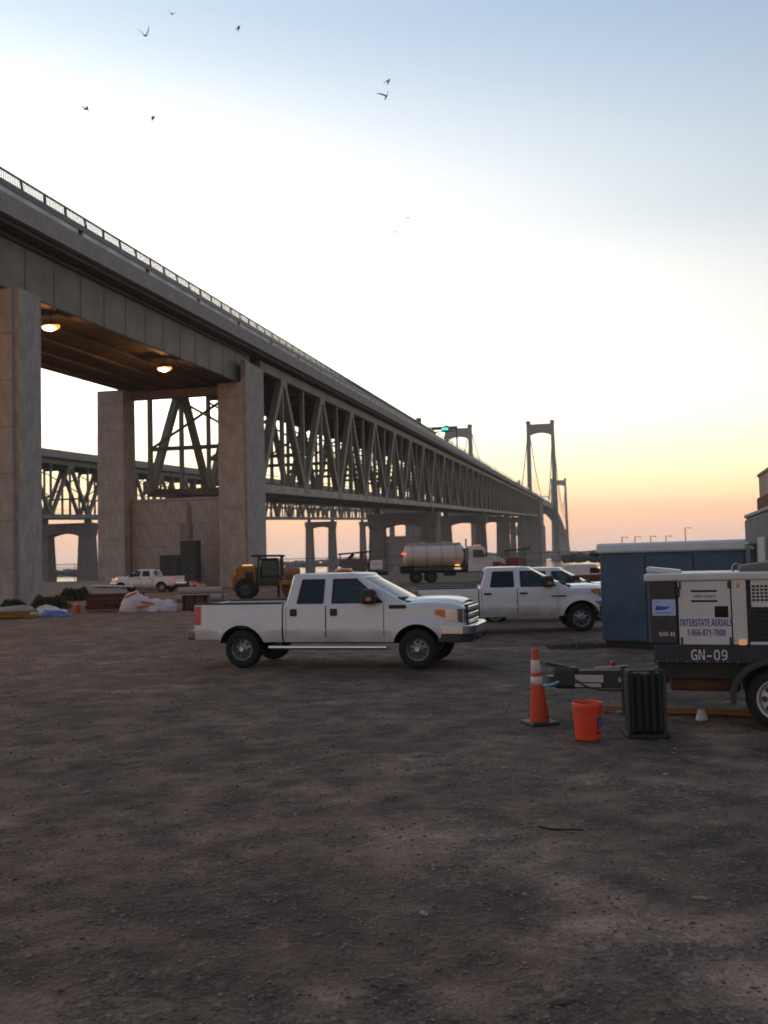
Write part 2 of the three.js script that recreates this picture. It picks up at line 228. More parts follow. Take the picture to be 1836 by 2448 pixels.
// ---------------------------------------------------------------- the two bridges
// bridge frame: s metres along it, lat metres to its right (negative is left of the camera), H metres above the eye plus the grade
const GRADE = .0367, HEAD = 11.74 * D, CREST = 1380, S0 = 900;
function rise(s) { if (s > CREST) s = 2 * CREST - s; if (s < S0) return GRADE * s; const e = s - S0; return GRADE * S0 + GRADE * e - GRADE * e * e / (2 * (CREST - S0)); }
const BASE_S = 86, NEAR_LAT = -37;
function makeBridge(shift, label, piers, truss0, detail, dH) {
  const lat0 = NEAR_LAT + shift, R = 5.8, E = 7.2;             // half spacing of the girders, half width of the deck
  const root = thing('suspension_bridge', label, 'bridge', [Math.sin(HEAD) * BASE_S + Math.cos(HEAD) * lat0, 0, -Math.cos(HEAD) * BASE_S + Math.sin(HEAD) * lat0], -HEAD, 'twin bridges over the river');
  const P = (l, H, s) => V(l, EYE + H + dH + rise(s), -(s - BASE_S));       // l measured from the bridge's centre line
  const end = 718, part = (n, g, m, p = root) => mesh(n, g, m, p);
  const sub = n => { const q = new THREE.Group(); q.name = n; root.add(q); return q; };
  const run = (l, H, a, b, w, h, step = 60) => { const o = []; for (let s = a; s < b - .01; s += step) o.push(bar(P(l, H, s), P(l, H, Math.min(b, s + step)), w, h)); return merge(o); };
  const start = detail ? -12 : truss0;
  // deck slab, edge beams and parapets
  part('deck_slab', run(0, 17.45, start, 2620, 13.9, .5), M.steelDark);
  for (const sd of [1, -1]) part('edge_beam', run(sd * E, 18.0, start, 2620, .45, 1.12), M.parapet);
  for (const sd of [1, -1]) {
    if (!detail || sd < 0) { part('parapet', run(sd * E, 18.75, start, 2620, .3, .78), M.parapet); continue; }
    for (let s = start; s < 330; s += 9.2) part('parapet_panel', bar(P(E + .02, 18.72, s + .3), P(E + .02, 18.72, s + 8.9), .34, .29), M.panel);
    part('parapet_core', run(E - .06, 18.74, start, 330, .16, .76), M.steelDark);
    part('parapet_coping', run(E, 19.04, start, 330, .46, .32), M.rail);
    part('parapet', run(E, 18.75, 330, 2620, .3, .78), M.parapet);
  }
  const rail = detail ? sub('railing') : null;
  if (rail) {
    for (let s = start + 1; s < 330; s += s < 150 ? 2.3 : 4.6) mesh('railing_post', bar(P(E, 19.2, s), P(E - .1, 19.95, s), .1, .14), M.rail, rail);
    { const pk = []; for (let s = start; s < 200; s += .16) pk.push(bar(P(E - .02, 19.2, s), P(E - .06, 19.92, s), .03)); tag(mesh('railing_pickets', merge(pk), M.rail, rail), null, null, null, 'stuff'); }
    mesh('rail', run(E - .02, 19.36, start, 330, .05, .06), M.rail, rail);
    mesh('rail', run(E - .06, 19.94, start, 330, .09, .1), M.rail, rail);
    for (let s = 340; s < 700; s += 7) mesh('railing_post', bar(P(E, 19.1, s), P(E, 20, s), .12), M.rail, rail);
    mesh('rail', run(E, 20, 330, 720, .1, .12), M.rail, rail);
  }
  // plate girder span
  if (detail) {
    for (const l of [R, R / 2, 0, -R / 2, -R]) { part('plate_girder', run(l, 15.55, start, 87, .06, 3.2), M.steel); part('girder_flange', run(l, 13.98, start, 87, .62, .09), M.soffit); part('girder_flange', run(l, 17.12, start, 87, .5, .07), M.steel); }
    for (let s = start + 2; s < 87; s += 3.1) part('web_stiffener', bar(P(R + .05, 14.05, s), P(R + .05, 17.05, s), .03, .1), M.steel);
    for (let s = start + 2; s < 87; s += 6.2) part('cross_frame', bar(P(-R, 15.3, s), P(R, 15.3, s), .14, 2.2), M.steelDark);
    part('drain_pipe', merge([bar(P(R + .2, 17, 30), P(R + .2, 17, 86), .16, .16, 8)]), M.steelDark);
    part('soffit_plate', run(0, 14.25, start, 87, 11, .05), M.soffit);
  }
  // truss spans
  const spans = []; for (const a of piers) if (a >= truss0 - .1 && a < end) spans.push(a);
  const HB = 4.2, HT = 16.55;
  spans.forEach((a, i) => {
    const b = i + 1 < spans.length ? spans[i + 1] : end, s0 = a + (i || !detail ? 0 : 3.2), n = 14, dp = (b - s0) / n, fine = i < (detail ? 3 : 2);
    const t = sub('truss_span'), bucket = {};
    const put = (name, g, m) => { if (fine) mesh(name, g, m, t); else ((bucket[name] ??= { m, l: [] }).l.push(g)); };
    for (const sd of [1, -1]) {
      const l = sd * R;
      put('top_chord', bar(P(l, HT, s0), P(l, HT, b), .7, .95), M.steel);
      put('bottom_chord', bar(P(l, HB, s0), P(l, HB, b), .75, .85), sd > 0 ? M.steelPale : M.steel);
      for (let k = 0; k < n; k++) {
        const x = s0 + k * dp, up = k % 2 === 0;
        put('diagonal', bar(P(l, up ? HB : HT, x), P(l, up ? HT : HB, x + dp), .7, .75), M.steel);
        put('vertical', bar(P(l, HB, x), P(l, HT, x), .42, .4), M.steel);
        if (up) put('gusset_plate', bar(P(l, HB - .2, x), P(l, HB + 1.1, x), .8, 1.9), M.steel); else put('gusset_plate', bar(P(l, HT - 1.2, x), P(l, HT + .2, x), .76, 2.1), M.steel);
      }
    }
    for (let k = 0; k <= n; k++) {
      const x = s0 + k * dp;
      put('floor_beam', bar(P(-R, 16.35, x), P(R, 16.35, x), .4, 1.5), M.steelDark);
      put('bottom_strut', bar(P(-R, HB, x), P(R, HB, x), .3, .5), M.steelDark);
      if (k % 2 === 0) { put('sway_brace', bar(P(-R, 15.4, x), P(R, 8.6, x), .2, .22), M.steelDark); put('sway_brace', bar(P(R, 15.4, x), P(-R, 8.6, x), .2, .22), M.steelDark); put('sway_strut', bar(P(-R, 8.6, x), P(R, 8.6, x), .3, .4), M.steelDark); }
      if (k < n) { const q = k % 2 ? 1 : -1; put('lateral_brace', bar(P(-R * q, HB, x), P(R * q, HB, x + dp), .28, .32), M.steelDark); put('lateral_brace', bar(P(-R * q, HT - .2, x), P(R * q, HT - .2, x + dp), .3, .36), M.steelDark); }
    }
    for (const l of [-4, -1.4, 1.4, 4]) put('stringer', bar(P(l, 16.8, s0), P(l, 16.8, b), .3, .7), M.steelDark);
    put('walkway', bar(P(R - 1.2, HB + .5, s0), P(R - 1.2, HB + .5, b), .9, .08), M.steelDark);
    for (const h of [1.0, 1.55]) put('walkway_rail', bar(P(R - .75, HB + h, s0), P(R - .75, HB + h, b), .06, .06), M.steelDark);
    for (const k in bucket) tag(mesh(k, merge(bucket[k].l), bucket[k].m, t), null, null, null, 'stuff');
  });
  // piers
  const column = (pier, l0, l1, s0, s1, top, foot, name = 'column_block', tap = .12) => {          // stacked pours with recessed joints
    const h = 2.6; let y = foot;
    while (y < top - .05) {
      const y1 = Math.min(top, y + h), e = tap * (1 - (y - foot) / (top - foot + .01)), e1 = tap * (1 - (y1 - foot) / (top - foot + .01));
      const g = new THREE.BoxGeometry(1, 1, 1), p = g.attributes.position;
      for (let i = 0; i < p.count; i++) { const t = p.getY(i) > 0, q = t ? e1 : e; p.setXYZ(i, p.getX(i) > 0 ? l1 + q : l0 - q, t ? y1 - .035 : y, p.getZ(i) > 0 ? s0 + q : s1 - q); }
      g.computeVertexNormals(); triUV(g);
      mesh(name, g, M.concrete, pier);
      if (y1 < top - .05) mesh('pour_joint', box(l1 - l0 + 2 * e1 - .07, .05, s0 - s1 + 2 * e1 - .07, (l0 + l1) / 2, y1 - .015, (s0 + s1) / 2), M.concDark, pier);
      y = y1;
    }
  };
  const S = s => -(s - BASE_S), topY = (H, s) => EYE + H + dH + rise(s);
  if (detail) {
    for (const s of [9, 47.6]) { const p = sub('pier'); column(p, 4.0, 6.6, S(s - 1.3), S(s + 1.3), topY(13.85, s), -.4); column(p, -6.75, -4.0, S(s - 1.3), S(s + 1.3), topY(13.85, s), -.4); mesh('pier_cap', rbox(8.2, 1.1, 2.0, .05, 0, topY(13.2, s), S(s)), M.concrete, p); for (const q of [1, -1]) mesh('pilaster', box(.4, topY(13.88, s) + .4, 2.2, q * 6.72, (topY(13.88, s) - .4) / 2, S(s)), M.concrete, p); }
    const p = sub('pier'), s = 86;
    column(p, 4.05, 6.55, S(83), S(88.4), topY(13.85, 86), -.4, 'column_block', .05);
    column(p, -8.3, -5.6, S(83), S(85.4), topY(13.85, 86), -.4, 'column_block', .05);
    mesh('pilaster', box(.5, topY(15.9, 86) + .4, 5.1, 6.55, (topY(15.9, 86) - .4) / 2, S(85.7)), M.concrete, p);
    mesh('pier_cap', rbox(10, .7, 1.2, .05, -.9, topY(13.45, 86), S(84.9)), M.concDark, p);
    // infill wall between the columns, poured in panels
    for (let i = 0; i < 5; i++) for (let j = 0; j < 4; j++) { const w = 9.3 / 5, h = 2.18; mesh('wall_panel', rbox(w - .012, h - .02, 1.3 + .012 * ((i + j) % 2), .01, -5.45 + w * (i + .5), -.4 + h * (j + .5), S(84.9)), M.concrete, p); }
    mesh('wall_coping', rbox(9.4, .25, 1.5, .04, -.8, 8.44, S(84.9)), M.concrete, p);
  }
  for (const s of piers) {
    if (detail && s < 100) continue;
    const p = sub('pier'), top = topY(2.6, s), w = 3.0;
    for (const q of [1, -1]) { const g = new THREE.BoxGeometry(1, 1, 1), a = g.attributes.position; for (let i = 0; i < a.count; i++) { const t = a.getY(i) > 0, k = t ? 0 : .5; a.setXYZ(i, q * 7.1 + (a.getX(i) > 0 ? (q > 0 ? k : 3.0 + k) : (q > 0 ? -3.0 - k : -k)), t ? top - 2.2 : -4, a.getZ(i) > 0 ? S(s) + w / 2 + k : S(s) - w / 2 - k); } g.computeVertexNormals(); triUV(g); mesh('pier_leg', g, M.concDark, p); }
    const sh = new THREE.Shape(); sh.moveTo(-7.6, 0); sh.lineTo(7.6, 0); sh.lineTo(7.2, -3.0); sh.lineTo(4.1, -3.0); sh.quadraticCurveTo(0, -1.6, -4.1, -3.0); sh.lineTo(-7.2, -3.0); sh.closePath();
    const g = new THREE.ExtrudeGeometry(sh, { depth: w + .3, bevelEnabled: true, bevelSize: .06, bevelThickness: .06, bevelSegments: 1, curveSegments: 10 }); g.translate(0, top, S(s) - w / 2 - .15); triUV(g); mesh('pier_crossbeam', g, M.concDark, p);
    for (const q of [1, -1]) mesh('bearing', box(1.3, 1.2, 1.4, q * R, top + .6, S(s)), M.steelDark, p);
    if (detail && s < 200) mesh('pier_wall', rbox(8.2, 9.2, 1.4, .05, -.1, 2.6, S(s) + .1), M.concrete, p);
  }
  // anchorage, suspended spans, towers and cables
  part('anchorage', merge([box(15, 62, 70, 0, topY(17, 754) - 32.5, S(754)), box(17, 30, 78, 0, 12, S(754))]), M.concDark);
  for (const sd of [1, -1]) part('stiffening_girder', run(sd * 7, 15.6, 790, 2000, .5, 3.6), M.steel);
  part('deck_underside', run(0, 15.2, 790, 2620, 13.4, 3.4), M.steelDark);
  const fp = sub('far_piers'); for (let s = 2010; s < 2620; s += 100) for (const q of [1, -1]) mesh('far_pier_leg', box(4, rise(s) + 22, 4, q * 5.5, (rise(s) + 14) / 2, S(s)), M.concDark, fp);
  const T = [981, 1780];
  for (const s of T) {
    const t = sub('tower'), top = 139 + (s > 1000 ? 4 : 0), w = 12.2;
    for (const q of [1, -1]) { const g = new THREE.BoxGeometry(1, 1, 1, 1, 8, 1), a = g.attributes.position; for (let i = 0; i < a.count; i++) { const f = a.getY(i) + .5, h = lerp(2.7, 1.75, f); a.setXYZ(i, q * (w + lerp(1.2, 0, f)) + (a.getX(i) > 0 ? h : -h), lerp(-6, top, f), S(s) + (a.getZ(i) > 0 ? 3.5 : -3.5)); } g.computeVertexNormals(); triUV(g); mesh('tower_leg', g, M.steel, t); mesh('cable_saddle', rbox(4.4, 3, 8, .4, q * w, top + 1.2, S(s)), M.steelDark, t); mesh('tower_footing', rbox(12, 12, 18, .5, q * 13, -2, S(s)), M.concDark, t); }
    const arch = (y, d, r) => { const sh = new THREE.Shape(); sh.moveTo(-w + 1.5, 0); sh.lineTo(w - 1.5, 0); sh.lineTo(w - 1.5, -d); sh.quadraticCurveTo(0, -d + 2 * r, -w + 1.5, -d); sh.closePath(); const g = new THREE.ExtrudeGeometry(sh, { depth: 4, bevelEnabled: false, curveSegments: 14 }); g.translate(0, y, S(s) - 2); triUV(g); mesh('portal_beam', g, M.steel, t); };
    arch(top - .6, 11.5, 2.6); arch(topY(13, s), 7, 1.5);
  }
  for (const q of [1, -1]) {
    const l = q * 12.2, pts = [], tops = [139, 143];
    const c = (a, ya, b, yb, sag) => { for (let i = 0; i <= 20; i++) { const f = i / 20; pts.push(V(l, lerp(ya, yb, f) - 4 * sag * f * (1 - f), S(lerp(a, b, f)))); } };
    c(790, topY(18, 790), T[0], tops[0] + 1, 9); c(T[0], tops[0] + 1, T[1], tops[1] + 1, 66); c(T[1], tops[1] + 1, 1975, topY(18, 1975), 9);
    part('main_cable', new THREE.TubeGeometry(new THREE.CatmullRomCurve3(pts, false, 'centripetal'), 160, .42, 6), M.steelDark);
    const h = []; for (let s = T[0] + 30; s < T[1]; s += 36) { const f = (s - T[0]) / (T[1] - T[0]), y = lerp(140, 144, f) - 264 * f * (1 - f); if (y > topY(18.5, s)) h.push(bar(V(l, topY(18, s), S(s)), V(l, y, S(s)), .16)); }
    part('hanger_ropes', merge(h), M.steelDark);
  }
  return { root, P, world: (l, H, s) => root.position.clone().add(P(l, H, s).applyAxisAngle(V(0, 1, 0), -HEAD)) };
}
const near = makeBridge(0, 'long grey-green bridge nearest the yard, on tall concrete columns at left', [86, 198, 304, 407, 510, 614], 86, true, 0);
const twin = makeBridge(-85, 'farther parallel bridge seen between and behind the columns of the nearer bridge', [94, 208, 322, 437, 550, 640], 94, false, .4);

// floodlights burning under the girders
{
  const lens = new THREE.SphereGeometry(1, 20, 12).scale(.62, .26, .36);
  const spots = [[5.0, 12.95, 36.2, 'orange floodlight under the girders left of the near column, just outside the view'], [5.0, 13.15, 52.9, 'glowing orange floodlight beside the leftmost tall column, left of two'], [5.0, 13.15, 69.4, 'glowing orange floodlight halfway to the second column, right of two']];
  for (const [l, H, s, label] of spots) {
    const p = near.world(l, H, s), o = thing('floodlight', label, 'floodlight', [p.x, p.y, p.z], -HEAD, 'orange floodlights under the bridge');
    mesh('lamp_lens', lens, glowMat(1, .36, .07, 1.7), o); mesh('lamp_bulb', new THREE.SphereGeometry(1, 20, 12).scale(.50, .22, .29).translate(0, -.07, .09), glowMat(1, .72, .34, 6), o);
    mesh('lamp_hood', merge([new THREE.SphereGeometry(1, 20, 8, 0, 6.3, 0, 1.5).scale(.64, .26, .38).translate(0, .03, 0), cyl(.05, .05, .75, 8, 0, .5, 0)]), M.rail, o);
    const L = new THREE.PointLight(col(1, .38, .12), 75, 0, 2); L.position.set(p.x, p.y - .32, p.z); L.castShadow = true; L.shadow.radius = 8; L.name = 'floodlight_beam'; scene.add(L);
  }
}
// lane signal gantries on the deck
{
  const gantry = (s, label, n, big) => {
    const p = near.world(0, 17.9, s), o = thing('lane_signal_gantry', label, 'gantry', [p.x, p.y, p.z], -HEAD, 'lane signal gantries on the nearer bridge');
    const h = 6.9;
    mesh('gantry_beam', merge([bar(V(-6.8, h, 0), V(6.8, h, 0), .35, .75), bar(V(-6.8, h - .9, 0), V(6.8, h - .9, 0), .18, .2)]), M.steelDark, o);
    for (const q of [1, -1]) mesh('gantry_post', bar(V(q * 6.75, 0, 0), V(q * 6.75, h + .3, 0), .34), M.steelDark, o);
    for (let i = 0; i < n; i++) { const x = -4.7 + i * 4.25, k = big ? 1 : 1.7; mesh('signal_box', rbox(1.9 * k, 1.15 * k, .4, .06, x, h - .25, .42), M.black, o); mesh('signal_light', rbox(1.6 * k, .62 * k, .06, .02, x, h - .3, .65), glowMat(.05, 1, .8, big ? 1.5 : 1.3), o); }
    if (big) mesh('sign_panel', rbox(1.3, 2.2, .3, .05, -3.1, h + 1.9, 0), M.steelDark, o);
  };
  gantry(240, 'lane gantry with green signals above the nearer deck, in front of the left tower', 3, true);
  gantry(960, 'far lane gantry with green signals at the foot of the tallest tower', 3, false);
}
{ // street lamps burning on the deck by the towers
  for (const [l, H, s, label] of [[-6, 27, 640, 'small pale street lamp on the deck left of the tallest tower, higher'], [-5, 26.5, 760, 'small pale street lamp on the deck left of the tallest tower, lower']]) {
    const a = near.world(l, 18, s), b = near.world(l, H, s), o = thing('street_lamp', label, 'street lamp', [a.x, a.y, a.z], -HEAD, 'street lamps on the bridge deck'), h = b.y - a.y;
    mesh('lamp_post', merge([cyl(.1, .16, h, 8, 0, h / 2, 0), bar(V(0, h, 0), V(2.2, h + .3, 0), .1)]), M.steelDark, o);
    mesh('lamp_head', rbox(1.5, .3, .6, .1, 2.4, h + .25, 0), glowMat(1, .85, .5, 2.2), o);
  }
}
// ---------------------------------------------------------------- pickups: x forward from the rear axle, y up, z to the right
function wheel(root, x, z, side, o) {
  const w = new THREE.Group(); w.name = 'wheel'; w.position.set(x, o.R, z); root.add(w);
  const R = o.R, r = o.rim, b = .135, q = side;
  mesh('tyre', lathe([[r, -b * .86], [r + .03, -b], [R - .075, -b * 1.04], [R - .02, -b * .82], [R, -b * .5], [R, b * .5], [R - .02, b * .82], [R - .075, b * 1.04], [r + .03, b], [r, b * .86], [r - .02, b * .5], [r - .02, -b * .5], [r, -b * .86]], 40, 'z'), M.rubber, w);
  const rimG = lathe([[r + .004, b * .86], [r - .018, b * .84], [r - .03, b * .35], [r * .8, b * .2], [r * .62, b * .5], [r * .36, b * .56], [r * .3, b * .86], [r * .16, b * .92], [0, b * .92]], 36, 'z'); if (q < 0) rimG.rotateY(Math.PI);
  mesh('rim', rimG, M.alloy, w);
  const h = []; for (let k = 0; k < 8; k++) { const a = k * Math.PI / 4; h.push(cyl(r * .14, r * .14, .04, 10, Math.cos(a) * r * .62, Math.sin(a) * r * .62, q * b * .46, 'z')); }
  h.push(lathe([[r * .8, q * b * .24], [r * .86, q * b * .27], [r - .035, q * b * .4]], 30, 'z')); mesh('rim_holes', merge(h), M.rimDark, w);
  mesh('hub_cap', cyl(r * .2, r * .24, .05, 14, 0, 0, q * b * .93, 'z'), M.chrome, w);
}
function pickup(name, label, o, paint = M.white) {
  const root = thing(name, label, 'pickup truck');
  const wsp = [[0, .935], [.08, .965], [.25, .992], [.36, 1.004], [.45, .982], [.85, .968], [.97, .95], [1.2, .90]];
  const axles = [0, o.wb];
  const hw = (x, y) => {
    const t = clamp((y - o.yb) / (o.belt - o.yb), 0, 1.2); let k = 1; for (let i = 1; i < wsp.length; i++) if (t <= wsp[i][0]) { k = lerp(wsp[i - 1][1], wsp[i][1], (t - wsp[i - 1][0]) / (wsp[i][0] - wsp[i - 1][0])); break; }
    let w = o.hw * k; const f = x - (o.nose - .5), b = (o.tail + .12) - x; if (f > 0) w -= f * f * .5; if (b > 0) w -= b * b * 1.4;
    for (const a of axles) { const d = Math.hypot(x - a, y - o.R); w += (o.flare ?? .04) * Math.exp(-Math.pow(Math.max(0, d - o.Ra) / .1, 2)) * (1 - smooth(.75, .95, t)); }
    return w;
  };
  const yb = x => { let y = o.yb + (x > o.wb + o.Ra ? .14 : 0) + (x < -o.Ra ? .06 : 0); for (const a of axles) { const d = o.Ra * o.Ra - (x - a) * (x - a); if (d > 0) y = Math.max(y, o.R + Math.sqrt(d) * .98); } return y; };
  const hood = x => { const t = clamp((x - o.cowl) / (o.nose - o.cowl)); return lerp(o.belt, o.hood1, smooth(0, .25, t)) * (1 - t) + t * o.hood1 + .03 * Math.sin(Math.PI * t) - .10 * Math.pow(t, 9); };
  const yt = x => x < o.cowl ? o.belt : hood(x);
  const stations = (a, b) => { const s = new Set([a, b]); for (let x = a; x < b; x += .12) s.add(x); for (const c of axles) for (let k = -12; k <= 12; k++) { const x = c + o.Ra * Math.sin(k / 12 * Math.PI / 2); if (x > a && x < b) s.add(x); } for (const c of axles) for (const q of [-1.004, 1.004]) { const x = c + q * o.Ra; if (x > a && x < b) s.add(x); } return [...s].sort((p, q) => p - q); };
  const NR = 11;
  const section = x => { const y0 = yb(x), y1 = yt(x), r = []; for (let i = 0; i <= NR; i++) { const y = lerp(y0, y1 - .05, i / NR); r.push([x, y, hw(x, y)]); } const w = hw(x, y1); r.push([x, y1 - .018, w - .012], [x, y1, w - .05]); for (const k of [.75, .5, .25]) r.push([x, y1 + .045 * (1 - k * k), w * k]); const m = r.slice().reverse().map(p => [p[0], p[1], -p[2]]); return [...r, [x, y1 + .045, 0], ...m]; };
  // cab and front wings
  const xs = stations(o.cabR, o.nose), rows = xs.map(section);
  const last = rows[rows.length - 1], capRow = last.map(p => [p[0] + .02, lerp(p[1], .95, .06), p[2] * .94]);
  const midRow = last.map(p => [p[0] + .02, .95, 0]);
  mesh('cab_body', toCreasedNormals(gridGeo([rows[0].map(p => [p[0], (o.yb + o.belt) / 2, 0]), ...rows, capRow, midRow], true), .55), paint, root);
  // open load bed
  const bx = stations(o.tail, o.cabR - .035);
  const shell = sd => toCreasedNormals(gridGeo(bx.map(x => { const y0 = yb(x), r = []; for (let i = 0; i <= NR; i++) { const y = lerp(y0, o.bed - .03, i / NR); r.push([x, y, sd * hw(x, y)]); } const w = hw(x, o.bed); r.push([x, o.bed, sd * (w - .02)], [x, o.bed, sd * (w - .1)], [x, .86, sd * (w - .1)]); return r; }), sd > 0), .6);
  const bedG = new THREE.Group(); bedG.name = 'load_bed'; root.add(bedG);
  for (const sd of [1, -1]) mesh('bed_side', shell(sd), paint, bedG);
  const L = o.cabR - .04 - o.tail, mx = (o.cabR - .04 + o.tail) / 2, bw = o.hw * 2 - .22;
  mesh('bed_floor', box(L - .05, .05, bw, mx, .86, 0), M.plastic, bedG);
  mesh('bed_front_wall', box(.06, o.bed - .88, bw, o.cabR - .09, (o.bed + .86) / 2, 0), paint, bedG);
  mesh('tailgate', rbox(.08, o.bed - .8, bw + .1, .02, o.tail + .02, (o.bed + .78) / 2, 0), paint, root);
  for (const sd of [1, -1]) mesh('bed_rail_cap', rbox(L - .02, .035, .12, .012, mx, o.bed + .012, sd * (hw(mx + .3, o.bed) - .055)), M.plastic, bedG);
  // dark underside with wheel wells, frame and axles
  const uxs = stations(o.tail + .03, o.nose - .05);
  const ug = gridGeo(uxs.map(x => { const w = hw(x, yb(x)) - .02; return [[x, yb(x) + .006, w], [x, yb(x) + .006, -w]]; }), false);
  mesh('underbody', merge([ug, box(o.nose - o.tail - .5, .2, .5, (o.nose + o.tail) / 2, o.R + .16, 0), box(1.1, .34, .8, o.wb - .1, .72, 0), cyl(.07, .07, 1.4, 10, 0, o.R, 0, 'z'), cyl(.07, .07, 1.4, 10, o.wb, o.R, 0, 'z'), new THREE.SphereGeometry(.17, 12, 8).translate(0, o.R, 0), new THREE.SphereGeometry(.15, 12, 8).translate(o.wb, o.R, .2)]), M.under, root);
  // greenhouse
  const y0 = o.belt - .03, y1 = o.roof - .08, lv = t => ({ y: lerp(y0, y1, t), xr: lerp(o.gr0, o.gr1, t), xf: lerp(o.gf0, o.gf1, t), w: lerp(o.gw0, o.gw1, t) }), bow = .16;
  const ring = (q, ins = 0, y = q.y) => { const w = q.w - ins * .55, xr = q.xr + ins * .7, xf = q.xf - ins, r = []; for (const s of [0, .25, .5, .75, 1]) r.push([lerp(xr + .04, xf - bow - .05, s), y, w]); for (let k = 0; k <= 10; k++) { const z = w * .965 * (1 - k / 5); r.push([xf - bow * Math.pow(z / w, 2), y, z]); } for (const s of [1, .75, .5, .25, 0]) r.push([lerp(xr + .04, xf - bow - .05, s), y, -w]); r.push([xr, y, -w * .94], [xr - .01, y, 0], [xr, y, w * .94], [xr + .04, y, w]); return r; };
  const gr = []; for (let i = 0; i <= 6; i++) gr.push(ring(lv(i / 6)));
  const T = lv(1); gr.push(ring(T, .02, y1 + .035), ring(T, .07, y1 + .058), ring(T, .25, y1 + .074), ring(T, .55, y1 + .08)); { const c = (T.xr + T.xf) / 2; gr.push(gr[gr.length - 1].map(() => [c, y1 + .082, 0])); }
  const tAt = y => (y - y0) / (y1 - y0), zAt = y => lerp(o.gw0, o.gw1, tAt(y));
  // side windows: polygons given in x,y
  const pane = (name, poly, sd) => {
    const sh = new THREE.Shape(poly.map(p => new THREE.Vector2(...p))), cx = poly.reduce((a, p) => a + p[0], 0) / poly.length, cy = poly.reduce((a, p) => a + p[1], 0) / poly.length;
    const mk = (k, off) => { const s2 = new THREE.Shape(poly.map(p => new THREE.Vector2(p[0] + Math.sign(p[0] - cx) * k, p[1] + Math.sign(p[1] - cy) * k))), g = new THREE.ExtrudeGeometry(k ? s2 : sh, { depth: .03, bevelEnabled: false }), a = g.attributes.position; for (let i = 0; i < a.count; i++) a.setZ(i, sd * (zAt(a.getY(i)) - .02 + a.getZ(i) + off)); if (sd < 0) { const ix = [...Array(a.count).keys()]; for (let i = 0; i < a.count; i += 3) [ix[i], ix[i + 1]] = [ix[i + 1], ix[i]]; g.setIndex(ix); const g2 = g.toNonIndexed(); g2.computeVertexNormals(); return g2; } g.computeVertexNormals(); return g; };
    const gm = mk(0, -.004); const m = mesh(name, gm, name === 'rear_window' ? M.paneDark : M.pane, root);
    const e = []; for (let i = 0; i < poly.length; i++) { const a = poly[i], b = poly[(i + 1) % poly.length]; e.push(bar(V(a[0], a[1], sd * (zAt(a[1]) + .004)), V(b[0], b[1], sd * (zAt(b[1]) + .004)), .022, .022)); } mesh('window_seal', merge(e), M.seal, m);
  };
  for (const sd of [1, -1]) { pane('rear_window', o.win1, sd); pane('front_window', o.win2, sd); }
  // windscreen and back glass
  const front = (v, u, off) => { const q = lv(v), z = q.w * .90 * u; return [q.xf - bow * Math.pow(z / q.w, 2) + off, q.y + off * .6, z]; };
  const fr = []; for (let j = 0; j <= 8; j++) { const r = []; for (let i = 0; i <= 12; i++) r.push(front(lerp(o.ws0, .93, j / 8), lerp(-1, 1, i / 12), -.004)); fr.push(r); }
  mesh('windscreen', gridGeo(fr, true), M.pane, root);
  const br = []; for (let j = 0; j <= 4; j++) { const q = lv(lerp(.22, .9, j / 4)), r = []; for (let i = 0; i <= 6; i++) r.push([q.xr - .004 - .008 * (1 - Math.abs(i / 3 - 1)), q.y, q.w * .8 * (i / 3 - 1)]); br.push(r); }
  mesh('back_glass', gridGeo(br, false), M.paneDark, root);
  { // hollow roof and pillars, cut open at every window
    const c = (lv(0).xr + lv(0).xf) / 2, brush = g => { const q = flat(g).clone(); q.deleteAttribute('uv'); { const a = q.attributes.position, u = V(0, 0, 0), v = V(0, 0, 0), w = V(0, 0, 0); let s = 0; for (let i = 0; i < a.count; i += 3) s += u.fromBufferAttribute(a, i).dot(v.fromBufferAttribute(a, i + 1).cross(w.fromBufferAttribute(a, i + 2))); if (s < 0) for (let i = 0; i < a.count; i += 3) { u.fromBufferAttribute(a, i + 1); v.fromBufferAttribute(a, i + 2); a.setXYZ(i + 1, v.x, v.y, v.z); a.setXYZ(i + 2, u.x, u.y, u.z); } q.computeVertexNormals(); const t = toCreasedNormals(q, .5); q.setAttribute('normal', t.attributes.normal); q.setAttribute('position', t.attributes.position); } const b = new Brush(q); b.updateMatrixWorld(); return b; }, ev = new Evaluator(); ev.attributes = ['position', 'normal']; ev.useGroups = false;
    const outer = gridGeo([gr[0].map(() => [c, y0, 0]), ...gr], false);
    const ig = []; for (let i = 0; i <= 6; i++) { const q = lv(i / 6); ig.push(ring({ ...q, xr: q.xr + .05, xf: q.xf - .06, w: q.w - .05 }, 0, i ? q.y : q.y - .1)); } ig.push(ig[6].map(p => [lerp(p[0], c, .04), p[1] + .03, p[2] * .95])); const cm = ig[7].map(p => [c, p[1] + .005, 0]); const inner = gridGeo([ig[0].map(p => [c, p[1], 0]), ...ig, cm], false);
    let b = ev.evaluate(brush(outer), brush(inner), SUBTRACTION); b.updateMatrixWorld();
    for (const poly of [o.win1, o.win2]) { const g = new THREE.ExtrudeGeometry(new THREE.Shape(poly.map(p => new THREE.Vector2(...p))), { depth: 2.4, bevelEnabled: false }).translate(0, 0, -1.2); b = ev.evaluate(b, brush(g), SUBTRACTION); b.updateMatrixWorld(); }
